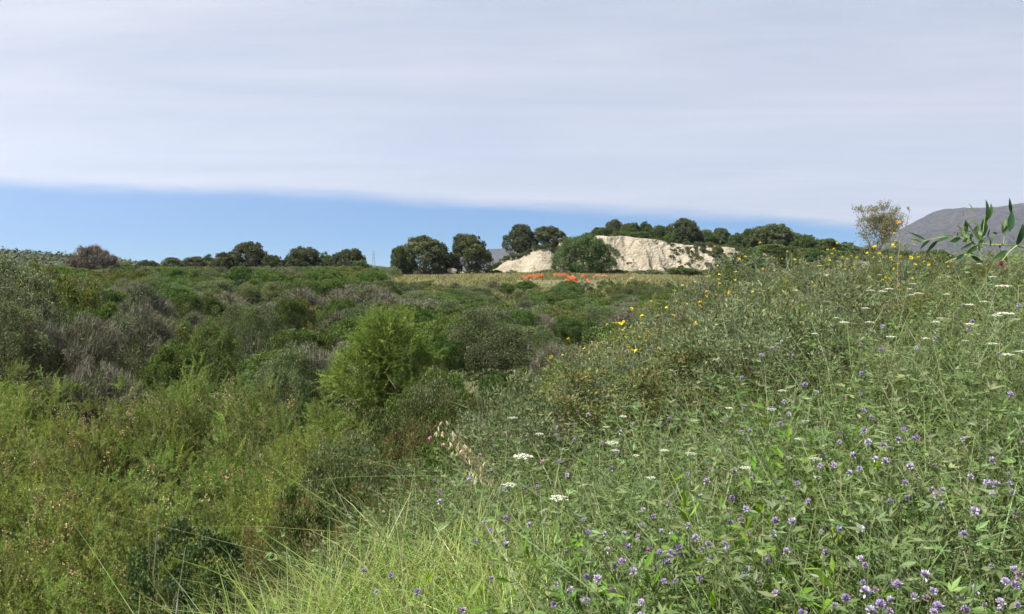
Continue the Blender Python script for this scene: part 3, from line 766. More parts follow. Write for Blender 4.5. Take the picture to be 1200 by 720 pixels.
GZ = lambda x, y, s: (x < .12 + .16 * wav(x, y, 2.1, 1)) & (y < 2.9 + .3 * wav(x, y, 3.1, 2))
nGZ = lambda x, y, s: ~((x < .1) & (y < 3.2))
herbs('meadow_herbs', 51, 8200, 6, HERB, (.02, .042), .24, (.17, .22, .1), .46, 'grey-green three-leaved meadow herbs covering the bank', nGZ)
herbs('low_herbs', 52, 5200, 9, [(.085, .14, .035), (.1, .165, .045), (.07, .12, .03)], (.015, .03), .4, (.12, .16, .05), .3, 'low dark green leafy herbs beneath the meadow flowers', None, trif=False)
herbs('small_leaved_herbs', 53, 3600, 9, [(.13, .15, .08), (.15, .17, .1), (.1, .12, .05)], (.008, .02), .35, (.2, .22, .13), .5, 'wiry pale small-leaved herbs on the far part of the bank', lambda x, y, s: (y > 3.2), trif=False, stemw=.002)
herbs('broad_green_herbs', 54, 260, 11, [(.11, .22, .025), (.13, .25, .03), (.09, .19, .025)], (.035, .07), .24, (.14, .22, .05), .42, 'lush bright green pointed leaves low in the meadow', 
      lambda x, y, s: (((x - .4) ** 2 + (y - 1.75) ** 2) < .12) | ((x > .9) & (patch(x, y, 1.1, 3) > .62)), trif=False, smin=0)
grass('tall_grass', 55, 15000, .5, .0048, [(.21, .31, .08), (.18, .28, .065), (.26, .35, .1), (.29, .32, .14), (.15, .24, .055)], 'tall yellow-green arching grass at the lower edge of the bank', GZ, .55)
grass('meadow_grass', 56, 5200, .5, .0036, [(.15, .2, .07), (.18, .22, .09), (.12, .18, .05)], 'thin grass blades between the meadow herbs', None, .4)
grass('long_stems', 57, 1300, .6, .0030, [(.26, .32, .15), (.3, .34, .18), (.22, .28, .11)], 'long pale bare stems crossing above the meadow', lambda x, y, s: s > -.3, .22, lean=.7)
grass('flopped_stems', 59, 2600, .5, .0032, [(.2, .27, .1), (.26, .32, .14), (.16, .23, .08)], 'green stems flopped over and crossing through the meadow', None, .75, lean=1.3)
grass('dry_stems', 58, 1100, .45, .0026, [(.38, .3, .17), (.3, .22, .12), (.24, .17, .1)], 'dry straw-coloured stems scattered in the meadow', None, .3, lean=.6)

# low plants covering the valley floor and the foot of the bank
def undergrowth():
    rng = np.random.default_rng(61); n = 215000
    d = 3.2 * (95 / 3.2) ** (rng.random(n) ** .92)
    x = d * rng.uniform(-1.25, .85, n); s = (x - np.interp(d, EY, EX)) * .8
    k = (s < -.35) & ~((d > 56) & (x / d * F + 600 > 445) & (rng.random(n) < .8))
    x, d = x[k], d[k]; n = len(x)
    hm = (.12 + .25 * (.5 + .5 * fbm(x * .5, d * .5, 21, 4))) * np.clip(d / 8, .7, 1.4)
    hm *= np.where((d > 58) & (x > -6), .55, 1)
    z = ground(x, d) + hm * rng.random(n) ** .5
    p = np.stack([x, d, z], 1)
    cols = np.array([(.055, .08, .025), (.08, .095, .04), (.07, .1, .025), (.12, .12, .06), (.1, .085, .055)])
    pick = np.clip((2.5 + 2.2 * fbm(x * .35, d * .35, 33, 3) + rng.normal(0, .8, n)).astype(int), 0, 4)
    c = cols[pick] * np.exp(rng.normal(0, .2, (n, 1)))
    L = .045 * (d / 6) ** .72 * rng.uniform(.6, 1.4, n)
    mb = MB(); mb.leaves(p, unit(rng.normal(size=(n, 3)) + [0, 0, .8]), unit(rng.normal(size=(n, 3)) + [0, 0, 1]), L, L * .42, c)
    tag(mb.obj('undergrowth', M_LEAF), 'low mixed undergrowth filling the gaps between the shrubs', 'undergrowth', kind='stuff')
undergrowth()
def field_grass():
    rng = np.random.default_rng(62); n = 120000
    d = rng.uniform(44, 112, n); x = rng.uniform(-16, 62, n); px = x / d * F + 600
    f = fbm(x * .22, d * .13, 44, 4)
    k = (px > 425) & (px < 960) & (d > np.where(px > 560, 47, 55)) & ~((px > 606) & (px < 722) & (d > 76) & (d < 86))
    x, d, f = x[k], d[k], f[k]; n = len(x)
    a = np.clip(.5 + .6 * f + rng.normal(0, .15, n), 0, 1)[:, None]
    c = np.array([.12, .155, .055]) * (1 - a) + np.array([.36, .34, .16]) * a
    c = c * np.exp(rng.normal(0, .15, (n, 1)))
    az = rng.uniform(0, 6.28, n); L = rng.uniform(.15, .38, n)
    b = np.stack([x, d, ground(x, d) - .03], 1)
    tip = np.stack([np.cos(az) * .35, np.sin(az) * .35, np.ones(n)], 1) * L[:, None]
    P_ = np.stack([b, b + tip * .55, b + tip], 1)
    mb = MB(); mb.strips(P_, np.array([[.07, .05, .012]]) * (d[:, None] / 80), c, side=unit(np.stack([np.ones(n), rng.normal(0, .4, n), 0 * d], 1)))
    tag(mb.obj('field_grass', M_GRASS), 'yellowing grass of the flat field before the mound', 'grass', kind='stuff')
field_grass()
def hill_scrub():
    rng = np.random.default_rng(63); o = bpy.data.objects['hillside']
    co = np.zeros(len(o.data.vertices) * 3, np.float32); o.data.vertices.foreach_get('co', co); co = co.reshape(-1, 3)
    co = co[(co[:, 1] < 422)]
    i = rng.integers(0, len(co), 26000); p = co[i] + rng.normal(0, 1.6, (len(i), 3)) * [1, 1, .35] + [0, 0, .3]
    p = p[np.abs(p[:, 0] / p[:, 1]) < .8]
    n = len(p); L = rng.uniform(.8, 1.9, n); mb = MB()
    mb.leaves(p, unit(rng.normal(size=(n, 3)) * [1, 1, .6]), unit(rng.normal(size=(n, 3)) * .5 + [0, -.3, 1]), L, L * .7, vary(rng, [(.045, .065, .02), (.06, .08, .028), (.035, .05, .02), (.09, .095, .05)], n, .2))
    tag(mb.obj('hillside_scrub', M_TWIG), 'distant low scrub covering the far hillside', 'scrub', kind='stuff')
hill_scrub()

# ------------------------------------------------------------------ flowers
def surf_hit(px, py, lift=0.0):
    a, b = ray(px, py)
    y = np.linspace(1.3, 9.5, 500); x = a * y
    s = (x - np.interp(y, EY, EX)) * .8
    top = ground(x, y) + .42 + lift
    k = np.nonzero(b * y <= top)[0]
    return (x[k[0]], y[k[0]], s[k[0]]) if len(k) else None

def clover_proto(seed, h=.55, r=.009, cols=((.42, .27, .56), (.5, .36, .62), (.58, .46, .68))):
    rng = np.random.default_rng(seed)
    n = 46; d = unit(rdir(rng, n) + [0, 0, .45]); b = np.array([0, 0, h])
    mb = MB(); p = b + d * r * .45
    mb.leaves(p, unit(d + [0, 0, .35]), rdir(rng, n), r * rng.uniform(.7, 1.15, n), r * .5, vary(rng, cols, n, .12, .03), .6)
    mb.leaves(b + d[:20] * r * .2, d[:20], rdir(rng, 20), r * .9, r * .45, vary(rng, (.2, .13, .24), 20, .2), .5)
    head = mb.mesh('flower_head', M_PETAL)
    sb = MB(); t = np.linspace(0, 1, 6)
    w = rng.uniform(-.05, .05, 2)
    pts = np.stack([w[0] * np.sin(t * 3.14), w[1] * np.sin(t * 3.14), t * h], 1)
    sb.tube(pts, np.linspace(.0016, .001, 6), (.17, .22, .1), 4)
    for k in range(4):
        q = pts[rng.integers(1, 5)]
        ax = unit(rng.normal(size=3) * [1, 1, .3] + [0, 0, .4])
        for j in (-1, 0, 1):
            dr = unit(ax + np.cross(ax, [0, 0, 1]) * j * .8)
            sb.leaves((q + ax * .02)[None], dr[None], np.array([[.1, .1, 1.]]), .032, .008, vary(rng, HERB, 1))
    sb.leaves(np.tile(b, (6, 1)), unit(rng.normal(size=(6, 3)) + [0, 0, -.1]), rdir(rng, 6), .009, .004, (.12, .16, .07))
    return [('flower_head', head), ('stem', sb.mesh('stem', M_GRASS))]
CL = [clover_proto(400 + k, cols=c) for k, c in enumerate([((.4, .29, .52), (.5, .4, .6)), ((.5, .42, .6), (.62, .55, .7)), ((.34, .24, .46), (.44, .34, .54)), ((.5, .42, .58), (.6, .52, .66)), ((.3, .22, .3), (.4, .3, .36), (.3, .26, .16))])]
def plant_at(proto, name, px, py, label, cat, group=None, h0=.55, s=1.0, lift=0.0, hit=None, tilt=.25, part_s=None):
    h = hit or surf_hit(px, py, lift)
    if h is None: return None
    x, y, _ = h
    g = float(ground(x, y)); z = at(px, py, y)[2]
    hh = max(.18, z - g)
    r = put(proto, name, (x, y, g), RNG.uniform(0, 6.28), (s, s, hh / h0), label, cat, group)
    # keep the head itself undistorted
    for c in r.children:
        if c.name.startswith('flower_head'):
            c.scale = (1, 1, s / (hh / h0)); c.location.z = h0 * (1 - s / (hh / h0))
            c.rotation_euler = (0, 0, 0)
    return r
CG = 'lilac clover flowers over the meadow'
CLAB = ['lilac clover head on a thin stem, low in the meadow beside the yellow-green grass', 'lilac clover head on a thin stem in the dense grey-green meadow', 'lilac clover head on a thin stem near the top of the bank']
rng = np.random.default_rng(77)
hand = [(613, 571, 'lilac clover head directly beneath the big white umbel, darker of two'), (590, 573, 'pale lilac clover head directly beneath the big white umbel'), (551, 518, None), (596, 494, None), (652, 510, None), (640, 600, None),
        (557, 636, None), (568, 612, None), (515, 588, None), (575, 622, None), (458, 675, None), (441, 694, None), (687, 705, None), (742, 670, None), (712, 645, None), (620, 615, None), (664, 648, None), (541, 716, None),
        (593, 608, None), (630, 570, None), (724, 530, None), (706, 520, None), (1050, 350, None), (1034, 383, None), (1135, 387, None), (1170, 415, None), (1010, 438, None), (806, 556, None), (945, 522, None), (1046, 540, None)]
pts = []
for px, py, lab in hand: pts.append((px, py, lab))
tries = 0
while len(pts) < 288 and tries < 20000:
    tries += 1
    px = rng.uniform(400, 1215); py = 350 + 375 * rng.random()
    if pts and rng.random() < .3: px, py = pts[-1][0] + rng.normal(0, 24), pts[-1][1] + rng.normal(0, 15)
    if px < 640 and rng.random() < .72: continue
    if py < 460 and rng.random() < .35: continue
    if wav(px * .02, py * .03, 1, 2) < -.4 and rng.random() < .8: continue
    if any(abs(px - a) < 9 and abs(py - b) < 6 for a, b, _ in pts): continue
    pts.append((px, py, None))
nc = 0
for px, py, lab in pts:
    h = surf_hit(px, py, .0 + .09 * rng.random())
    if h is None or h[2] < .05: continue
    s = rng.uniform(.5, 1.0)
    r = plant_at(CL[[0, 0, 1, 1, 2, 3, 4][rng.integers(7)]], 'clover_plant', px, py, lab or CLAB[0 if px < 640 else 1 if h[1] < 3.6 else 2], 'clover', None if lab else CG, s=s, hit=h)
    nc += r is not None
print('clovers', nc)

def umbel_proto(seed, h=.6, R=.032):
    rng = np.random.default_rng(seed); mb = MB(); sb = MB(); b = np.array([0, 0, h])
    n = 16
    for k in range(n):
        rr = R * math.sqrt((k + .5) / n); a = k * 2.4
        c = b + [rr * math.cos(a), rr * math.sin(a), -.18 * rr + rng.normal(0, .001)]
        sb.tube(np.stack([b - [0, 0, .03], (b + c) / 2 - [0, 0, .014], c - [0, 0, .002]]), [.0008] * 3, (.2, .26, .12), 3)
        m = 12; q = c + rng.normal(0, R * .1, (m, 3)) * [1, 1, .25]
        mb.leaves(q, unit(rng.normal(size=(m, 3)) * [1, 1, .2]), unit(rng.normal(size=(m, 3)) * .3 + [0, 0, 1]), R * .16, R * .13, vary(rng, (.66, .66, .55), m, .08, .02), .5)
    sb.tube(np.array([[0, 0, 0], [.01, .01, h * .5], [0, 0, h - .03]]), [.002, .0017, .0013], (.17, .22, .1), 4)
    q = np.array([[.01, .01, h * .5]]).repeat(8, 0)
    sb.leaves(q, unit(rng.normal(size=(8, 3)) * [1, 1, .3] + [0, 0, .3]), rdir(rng, 8), .05, .006, (.1, .14, .05))
    return [('flower_head', mb.mesh('flower_head', M_PETAL)), ('stem', sb.mesh('stem', M_GRASS))]
UM = [umbel_proto(420 + k) for k in range(3)]
uh = [(613, 533, 1.15, 'largest white umbel on the bank, flat and wide above two lilac heads'), (597, 567, .8, 'white umbel a little below the widest one'), (655, 582, .85, 'creamy umbel standing alone beside the widest pair'),
      (601, 489, .7, 'small white umbel held high above the oat heads'), (632, 508, .6, 'small cream umbel beyond the widest white one'), (718, 518, .7, 'flat white umbel between lilac clover heads at mid bank'), (289, 613, .45, 'tiny white flower in the tamarisks by the glossy dark bush'),
      (1176, 334, 1.1, 'long flat white umbel tilted below the purple seed cluster'), (1178, 366, 1.1, None), (1020, 340, .7, None), (1042, 338, .7, None), (1070, 332, .6, None)]
for px, py, s, lab in uh:
    h = surf_hit(px, py, .12)
    if h is None: 
        d = 6.2 if px > 700 else 3.9
        h = (at(px, py, d)[0], d, 1)
    plant_at(UM[rng.integers(3)], 'white_umbel_plant', px, py, lab or 'flat white umbel near the top of the bank', 'umbel flower', None if lab else 'white umbels on the bank', h0=.6, s=s, hit=h)
k = 0
while k < 36:
    px = rng.uniform(930, 1200); py = rng.uniform(302, 420)
    if py > 380 and rng.random() < .6: continue
    h = surf_hit(px, py, .12) or (at(px, py, 6.5)[0], 6.5, 1)
    plant_at(UM[rng.integers(3)], 'white_umbel_plant', px, py, 'flat white umbel near the top of the bank', 'umbel flower', 'white umbels on the bank', h0=.6, s=rng.uniform(.35, .75), hit=h); k += 1
for k in range(18):
    px = rng.uniform(640, 960); py = rng.uniform(400, 560)
    h = surf_hit(px, py, .1)
    if h: plant_at(UM[rng.integers(3)], 'white_umbel_plant', px, py, 'small greenish-white umbel between the lilac clover heads', 'umbel flower', 'small umbels among the clover', h0=.6, s=rng.uniform(.35, .55), hit=h)

# pink clover heads
PK = [clover_proto(430 + k, r=.0085, cols=((.62, .3, .38), (.66, .42, .45))) for k in range(2)]
for px, py, lab in [(533, 512, 'pink flower head touching the pale oat heads'), (504, 514, 'pink and white flower head before the oat heads'), (562, 534, 'small pink flower head below the pale oat heads'), (519, 522, 'faded salmon-pink flower head under the oat heads'),
                    (591, 508, 'tiny orange-pink flower beyond the oat heads'), (636, 542, 'salmon-pink flower head on a straight stem next to the widest white umbel')]:
    h = surf_hit(px, py, .1) or (at(px, py, 3.6)[0], 3.6, 1)
    plant_at(PK[rng.integers(2)], 'pink_clover_plant', px, py, lab, 'pink flower', s=.9, hit=h)

# wild oats
def oats(px, py, lab, seed):
    rng = np.random.default_rng(seed); d = 3.3; x, _, z = at(px, py, d); g = float(ground(x, d)); H = z - g
    sb = MB(); t = np.linspace(0, 1, 8)[:, None]
    pts = np.concatenate([-.17 * t ** 3, 0 * t, H * (t * 1.08 - .08 * t ** 4)], 1) + np.array([[.17, 0, 0]])
    pts = pts - [.0, 0, 0]
    sb.tube(pts, np.linspace(.0018, .0007, 8), (.4, .36, .2), 4)
    mb = MB()
    for k in range(22):
        q = pts[7 - rng.integers(0, 3)] + [rng.uniform(0, .05), rng.normal(0, .02), -rng.uniform(0, .05)]
        q = q + np.array([.0, 0, 0])
        n = 4; dr = unit(np.tile([rng.normal(0, .35), rng.normal(0, .3), -1.0], (n, 1)) + rng.normal(0, .15, (n, 3)))
        mb.leaves(np.tile(q, (n, 1)), dr, rdir(rng, n), .026, .006, vary(rng, (.6, .55, .36), n, .1, .02))
        sb.tube(np.stack([pts[5], (pts[5] + q) / 2 + [0, 0, .02], q]), [.0005] * 3, (.4, .36, .2), 3)
    r = thing('wild_oat', (x, d, g)); tag(r, lab, 'wild oat')
    mb.obj('sprays', M_PETAL, r); sb.obj('stem', M_GRASS, r)
oats(512, 492, 'pale straw wild oat drooping over the edge of the bank, taller one', 1)
oats(526, 503, 'pale straw wild oat hanging just below the taller one', 2)
oats(541, 520, 'lowest pale wild oat of the three, beside a lilac head', 3)

# yellow flowering wiry plants
def yellow_plant(seed, H=.9, R=.3, nh=8, col=(.8, .64, .03)):
    rng = np.random.default_rng(seed); wb = MB(); mb = MB(); heads = []
    for k in range(16):
        a = rng.uniform(0, 6.28); e = np.array([math.cos(a) * R * rng.uniform(.2, 1), math.sin(a) * R * rng.uniform(.2, 1), H * rng.uniform(.6, 1.0)])
        t = np.linspace(0, 1, 6)[:, None]; p = e * np.concatenate([t ** .8, t ** .8, t], 1) + rng.normal(0, .015, (6, 3))
        c = vary(rng, (.14, .18, .1), 1)[0]
        wb.tube(p, np.linspace(.003, .0013, 6), c, 4); heads.append(p[-1])
        for _ in range(6):
            b = p[rng.integers(1, 6)]; e2 = b + unit(rng.normal(size=3) + [0, 0, .9]) * rng.uniform(.08, .22)
            wb.tube(np.stack([b, (b + e2) / 2 + rng.normal(0, .008, 3), e2]), [.0018, .0014, .0009], c, 3); heads.append(e2)
            n = 16; q = b + (e2 - b) * rng.random((n, 1))
            mb.leaves(q, rdir(rng, n) + [0, 0, .2], rdir(rng, n), rng.uniform(.012, .03, n), .006, vary(rng, [(.11, .14, .07), (.15, .17, .1), (.09, .12, .05)], n, .2))
    heads = np.array(heads); heads = heads[np.argsort(-heads[:, 2] + rng.normal(0, .12, len(heads)))][:nh]
    hm = []
    n = 26; b = np.zeros(3); d = unit(rng.normal(size=(n, 3)) * [1, 1, .35] + [0, 0, .35])
    f = MB(); f.leaves(d * .003, d, unit(rdir(rng, n) * .4 + [0, 0, 1]), rng.uniform(.009, .014, n), .005, vary(rng, col, n, .1, .03), .7)
    f.leaves(np.zeros((6, 3)) + [0, 0, -.012], unit(rng.normal(size=(6, 3)) * .4 + [0, 0, 1]), rdir(rng, 6), .014, .006, (.14, .17, .06))
    return mb.mesh('foliage', M_GRASS), wb.mesh('wiry_stems', M_TWIG), f.mesh('flower_head', M_PETAL), heads
YP = [yellow_plant(440 + k, nh=[5, 8, 13, 3][k]) for k in range(4)]
def put_yellow(k, x, y, z_top, s, label, group=None):
    fo, st, fl, heads = YP[k]; g = float(ground(x, y)); h = max(.35, z_top - g)
    r = thing('yellow_flower_plant', (x, y, g), RNG.uniform(0, 6.28)); tag(r, label, 'yellow flower', group)
    for nm, me in (('foliage', fo), ('wiry_stems', st)):
        c = bpy.data.objects.new(nm, me); COL.objects.link(c); c.parent = r; c.scale = (s, s, h / .95)
    for p in heads:
        c = bpy.data.objects.new('flower_head', fl); COL.objects.link(c); c.parent = r
        c.location = (p[0] * s, p[1] * s, p[2] * h / .95); c.rotation_euler = (RNG.normal(0, .4), RNG.normal(0, .4), RNG.uniform(0, 6))
        q = RNG.uniform(.55, 1.1); c.scale = (q, q, q)
ya = [(703, 413, 4.7), (722, 400, 5.1), (752, 372, 5.6), (745, 395, 5.5), (772, 385, 5.6), (790, 365, 6), (771, 412, 5.0), (757, 398, 5.1), (800, 350, 6.3), (812, 335, 6.6), (832, 372, 5.6), (845, 338, 6.6), (862, 322, 6.8), (815, 400, 5.2), (770, 440, 4.6), (690, 450, 4.3),
      (880, 308, 7), (903, 300, 7), (925, 296, 7), (938, 300, 6.6), (952, 298, 6.6), (975, 330, 5.8), (905, 352, 5.6), (870, 350, 5.8), (990, 300, 6.4), (1008, 296, 6.4), (1028, 283, 6.2), (1030, 300, 6), (1052, 300, 6), (1060, 305, 5.8), (1066, 322, 5.5), (1085, 345, 5), (920, 330, 6.2),
      (1048, 282, 6.4), (812, 352, 6.2), (835, 312, 7), (1010, 330, 5.8), (960, 318, 6.2), (985, 352, 5.2)]
for k, (px, py, d) in enumerate(ya):
    x, y, z = at(px, py, d)
    lab = {0: 'yellow flowering plant reaching furthest over the valley scrub', 26: 'tallest yellow flowering plant, below the eucalyptus'}.get(k)
    if lab is None: lab = 'wiry plant with small yellow flowers on the shoulder of the bank' if px < 870 else 'wiry plant with small yellow flowers along the top of the bank'
    put_yellow(k % 4, x, y, z, RNG.uniform(.9, 1.5), lab, None if k in (0, 26) else 'yellow flowering plants of the bank')
# wiry grey-green plants without flowers on the shoulder
WP = bush(450, .32, .7, 3800, (.024, .28), [(.13, .16, .075), (.17, .19, .1), (.1, .13, .055)], K=7, sub=.5, outw=.4, up=.7, tipcol=(.24, .25, .12), tipfrac=.12, bark=(.16, .18, .1), nb=26, r0=.004)
WQ = bush(451, .34, .62, 4200, (.02, .45), [(.1, .13, .035), (.15, .155, .05), (.08, .105, .035)], K=7, sub=.5, tipcol=(.22, .2, .09), tipfrac=.14, bark=(.16, .12, .08), nb=20, r0=.004)
rng = np.random.default_rng(90)
for k in range(110):
    d = rng.uniform(4.0, 8.2); lo = np.interp(d, EY, EX); x = rng.uniform(lo - .3, max(lo + .4, d * .72))
    y = d; g = float(ground(x, y)); s = rng.uniform(.75, 1.35)
    px = x / d * F + 600
    zt = g + .62 * s
    if px > 1000: s *= .6
    put(WP if rng.random() < .55 else WQ, 'bank_bush', (x, y, g), rng.uniform(0, 6.28), (s, s, s * rng.uniform(.7, .95)), 'low fine-leaved bush on the upper part of the bank', 'low bush', 'fine-leaved bushes on the bank')

rng = np.random.default_rng(91)
for k, (px, top, d, w) in enumerate([(835, 328, 7.2, 60), (870, 312, 7.4, 70), (905, 305, 7.2, 70), (935, 300, 7.0, 60), (962, 303, 6.8, 70), (990, 298, 6.8, 60), (1015, 292, 6.6, 60), (1040, 286, 6.6, 60), (1066, 289, 6.4, 60),
                                    (1095, 298, 6.2, 60), (1125, 304, 6.0, 60), (1160, 303, 5.8, 60), (1195, 306, 5.6, 60), (890, 335, 6.2, 60), (850, 352, 6.0, 60), (800, 372, 5.8, 60), (775, 395, 5.4, 50), (930, 330, 6.0, 60), (980, 325, 6.0, 60), (745, 415, 5.2, 50), (800, 345, 7.2, 60), (1030, 310, 5.8, 60)]):
    x, _, z = at(px, top, d); g = float(ground(x, d)); pr = [WP, WQ, WP, NB[3]][k % 4]; R0, H0 = dims(pr); Rr = w / F * d / 2; hh = max(.45, z - g)
    put(pr, 'bank_bush', (x, d, g), rng.uniform(0, 6.28), (Rr / R0, Rr / R0, hh / H0), 'wiry bush standing up along the crest of the bank', 'low bush', 'taller bushes along the crest of the bank')

# ------------------------------------------------------------------ leafy shoot reaching in over the bank
def leafy_branch():
    rng = np.random.default_rng(5); D = 1.9
    sb = MB(); lbm = MB()
    def A(px, py, d=D): return at(px, py, d)
    main = np.array([A(1330, 420, 1.9), A(1290, 330, 1.9), A(1240, 300, 1.9), A(1192, 288), A(1178, 287), A(1160, 287, 1.92), A(1140, 285, 1.93), A(1128, 279, 1.95), A(1110, 277, 1.97), A(1090, 281, 2), A(1078, 284, 2.02)])
    sb.tube(main, np.linspace(.0024, .0008, len(main)), (.17, .22, .08), 6)
    s2 = np.array([A(1176, 287), A(1177, 276), A(1179, 262, 1.88)]); sb.tube(s2, [.0012, .001, .0007], (.2, .26, .1), 5)
    s3 = np.array([A(1150, 286, 1.92), A(1152, 272, 1.9), A(1154, 255, 1.9)]); sb.tube(s3, [.0012, .001, .0006], (.2, .26, .1), 5)
    s4 = np.array([A(1150, 286, 1.92), A(1140, 296, 1.9), A(1118, 304, 1.88), A(1108, 308, 1.88)]); sb.tube(s4, [.002, .0016, .0012, .001], (.25, .3, .12), 5)
    s5 = np.array([A(1192, 288), A(1184, 294, 1.86), A(1174, 306, 1.86)]); sb.tube(s5, [.0018, .0014, .001], (.25, .3, .12), 5)
    g = np.array([A(1330, 420, 1.9), A(1345, 520, 1.95), [A(1350, 600, 2)[0], 2.0, float(ground(1.65, 2.0)) - .05]]); sb.tube(g[::-1], [.011, .008, .006], (.16, .12, .08), 6)
    dk = (.035, .09, .03); lt = (.11, .19, .045)
    # x0,y0 -> x1,y1 (pixels), width px, colour, turn
    LV = [(1183, 272, 1186, 247, 9, dk, .2), (1185, 250, 1183, 232, 4, dk, .5), (1191, 288, 1199, 262, 8, dk, .3), (1176, 274, 1174, 262, 4, lt, .8), (1179, 268, 1178, 256, 4, lt, .5), (1175, 272, 1181, 264, 5, dk, .3),
          (1153, 274, 1152, 257, 9, dk, .2), (1156, 256, 1155, 234, 5, dk, .5), (1157, 258, 1161, 238, 6, lt, .6), (1152, 262, 1158, 254, 9, (.1, .2, .03), .2), (1143, 250, 1135, 238, 2, lt, .8), (1130, 275, 1121, 264, 5, (.3, .36, .2), .3),
          (1131, 272, 1131, 259, 6, dk, .3), (1140, 270, 1130, 256, 4, lt, .6), (1148, 268, 1136, 257, 5, lt, .4), (1142, 276, 1146, 264, 7, dk, .2), (1148, 282, 1138, 268, 5, lt, .6), (1160, 290, 1157, 276, 4, dk, .7),
          (1147, 284, 1147, 296, 6, (.12, .22, .04), .2), (1152, 279, 1146, 290, 5, lt, .5), (1136, 279, 1126, 272, 4, lt, .7), (1126, 279, 1112, 284, 5, dk, .5), (1112, 278, 1097, 284, 6, dk, .3), (1099, 282, 1086, 296, 6, dk, .4),
          (1090, 281, 1078, 292, 4, dk, .7), (1084, 281, 1064, 272, 3, lt, .6), (1080, 284, 1066, 281, 3, lt, .7), (1118, 278, 1104, 277, 3, lt, .8), (1140, 285, 1126, 292, 4, lt, .6), (1146, 288, 1133, 298, 6, dk, .4),
          (1130, 298, 1120, 305, 5, dk, .3), (1118, 304, 1108, 309, 4, dk, .7), (1142, 296, 1133, 303, 6, (.12, .22, .04), .3), (1138, 300, 1152, 308, 5, dk, .5), (1169, 284, 1171, 291, 7, dk, .3), (1163, 272, 1168, 276, 2, dk, .8),
          (1180, 294, 1163, 305, 6, dk, .4), (1176, 298, 1180, 307, 5, (.1, .18, .04), .3), (1155, 274, 1148, 262, 4, lt, .5), (1160, 268, 1157, 280, 4, dk, .4), (1134, 279, 1128, 284, 4, lt, .5)]
    for x0, y0, x1, y1, w, c, tn in LV:
        dd = D + rng.uniform(-.06, .05); a = A(x0, y0, dd); b = A(x1, y1, dd + rng.uniform(-.02, .02))
        d = b - a; L = np.linalg.norm(d); d = d / L; nr = unit(np.array([0, -1.0, .25]) + rng.normal(0, .35, 3)); side = unit(np.cross(d, nr)); up = np.cross(side, d)
        W = w / F * dd * .44; k = 7; t = np.linspace(0, 1, k); pr = np.sin(np.pi * t ** .8) ** .8 * W; pr[0] = .0006; pr[-1] = .0002
        cu = up * (np.sin(t * np.pi) * L * rng.uniform(-.1, .12))[:, None]
        mid = a + d * (t * L)[:, None] + cu
        l = mid + side * pr[:, None] + up * pr[:, None] * .35; r = mid - side * pr[:, None] + up * pr[:, None] * .35
        v = np.concatenate([mid, l, r]); i = np.arange(k - 1)
        q = np.concatenate([np.stack([i, i + 1, k + i + 1, k + i], 1), np.stack([i + 1, i, 2 * k + i, 2 * k + i + 1], 1)])
        lbm.add(v, vary(rng, c, 1, .1)[0], q=q)
    for _ in range(46):
        q = A(1140 + rng.normal(0, 11), 279 + rng.normal(0, 8), D + rng.uniform(-.05, .08)); L = rng.uniform(.01, .026)
        lbm.leaves(q[None], unit(rng.normal(size=(1, 3)) + [-.2, 0, .5]), unit(np.array([[0, -1, .3]]) + rng.normal(0, .5, (1, 3))), L, L * .3, vary(rng, [lt, dk, (.1, .2, .04)], 1))
    fb = MB()
    for _ in range(26):
        q = A(1173 + rng.normal(0, 3), 309 + rng.normal(0, 3), 1.86)
        fb.leaves(q[None], unit(rng.normal(size=(1, 3)) + [0, 0, -.8]), rdir(rng, 1), .008, .005, vary(rng, [(.12, .05, .07), (.2, .1, .12)], 1))
    r = thing('leafy_branch', tuple(g[-1])); tag(r, 'leafy shoot with dark lance-shaped leaves reaching in against the mountain', 'leafy branch')
    for m, nm, mt in ((sb, 'stem', M_TWIG), (lbm, 'leaves', M_LEAF), (fb, 'seed_cluster', M_PETAL)):
        o = m.obj(nm, mt, r, smooth=(nm == 'leaves')); o.location = -Vector(g[-1])
leafy_branch()

# thin dry twig rising above the bank beside the eucalyptus
def tall_twig():
    rng = np.random.default_rng(6); d = 5.4; A = lambda a, b: at(a, b, d); sb = MB(); fb = MB()
    x, _, _ = A(1052, 300); g = np.array([x, d, float(ground(x, d))])
    m = np.array([g, A(1053, 300), A(1056, 280), A(1062, 262), A(1067, 246)]); sb.tube(m, [.004, .003, .0022, .0015, .0008], (.2, .15, .1), 5)
    for k in range(16):
        t = rng.uniform(.35, 1); p = np.array([np.interp(t * 4, range(5), m[:, i]) for i in range(3)]); e = p + np.array([rng.choice([-1, 1]) * rng.uniform(.01, .03), 0, rng.uniform(.01, .04)])
        sb.tube(np.stack([p, (p + e) / 2, e]), [.0012, .001, .0006], (.2, .15, .1), 3)
        fb.leaves(np.tile(e, (3, 1)), rdir(rng, 3), rdir(rng, 3), .012, .007, vary(rng, (.25, .18, .12), 3))
    q = np.tile(A(1053, 262), (16, 1)); fb.leaves(q, rdir(rng, 16), rdir(rng, 16), .018, .01, vary(rng, (.75, .5, .03), 16, .1))
    r = thing('tall_twig', tuple(g)); tag(r, 'thin dry flower stalk rising above the bank beside the eucalyptus', 'dry stalk')
    for mm, nm, mt in ((sb, 'stem', M_TWIG), (fb, 'seed_heads', M_PETAL)):
        o = mm.obj(nm, mt, r); o.location = -Vector(g)
tall_twig()

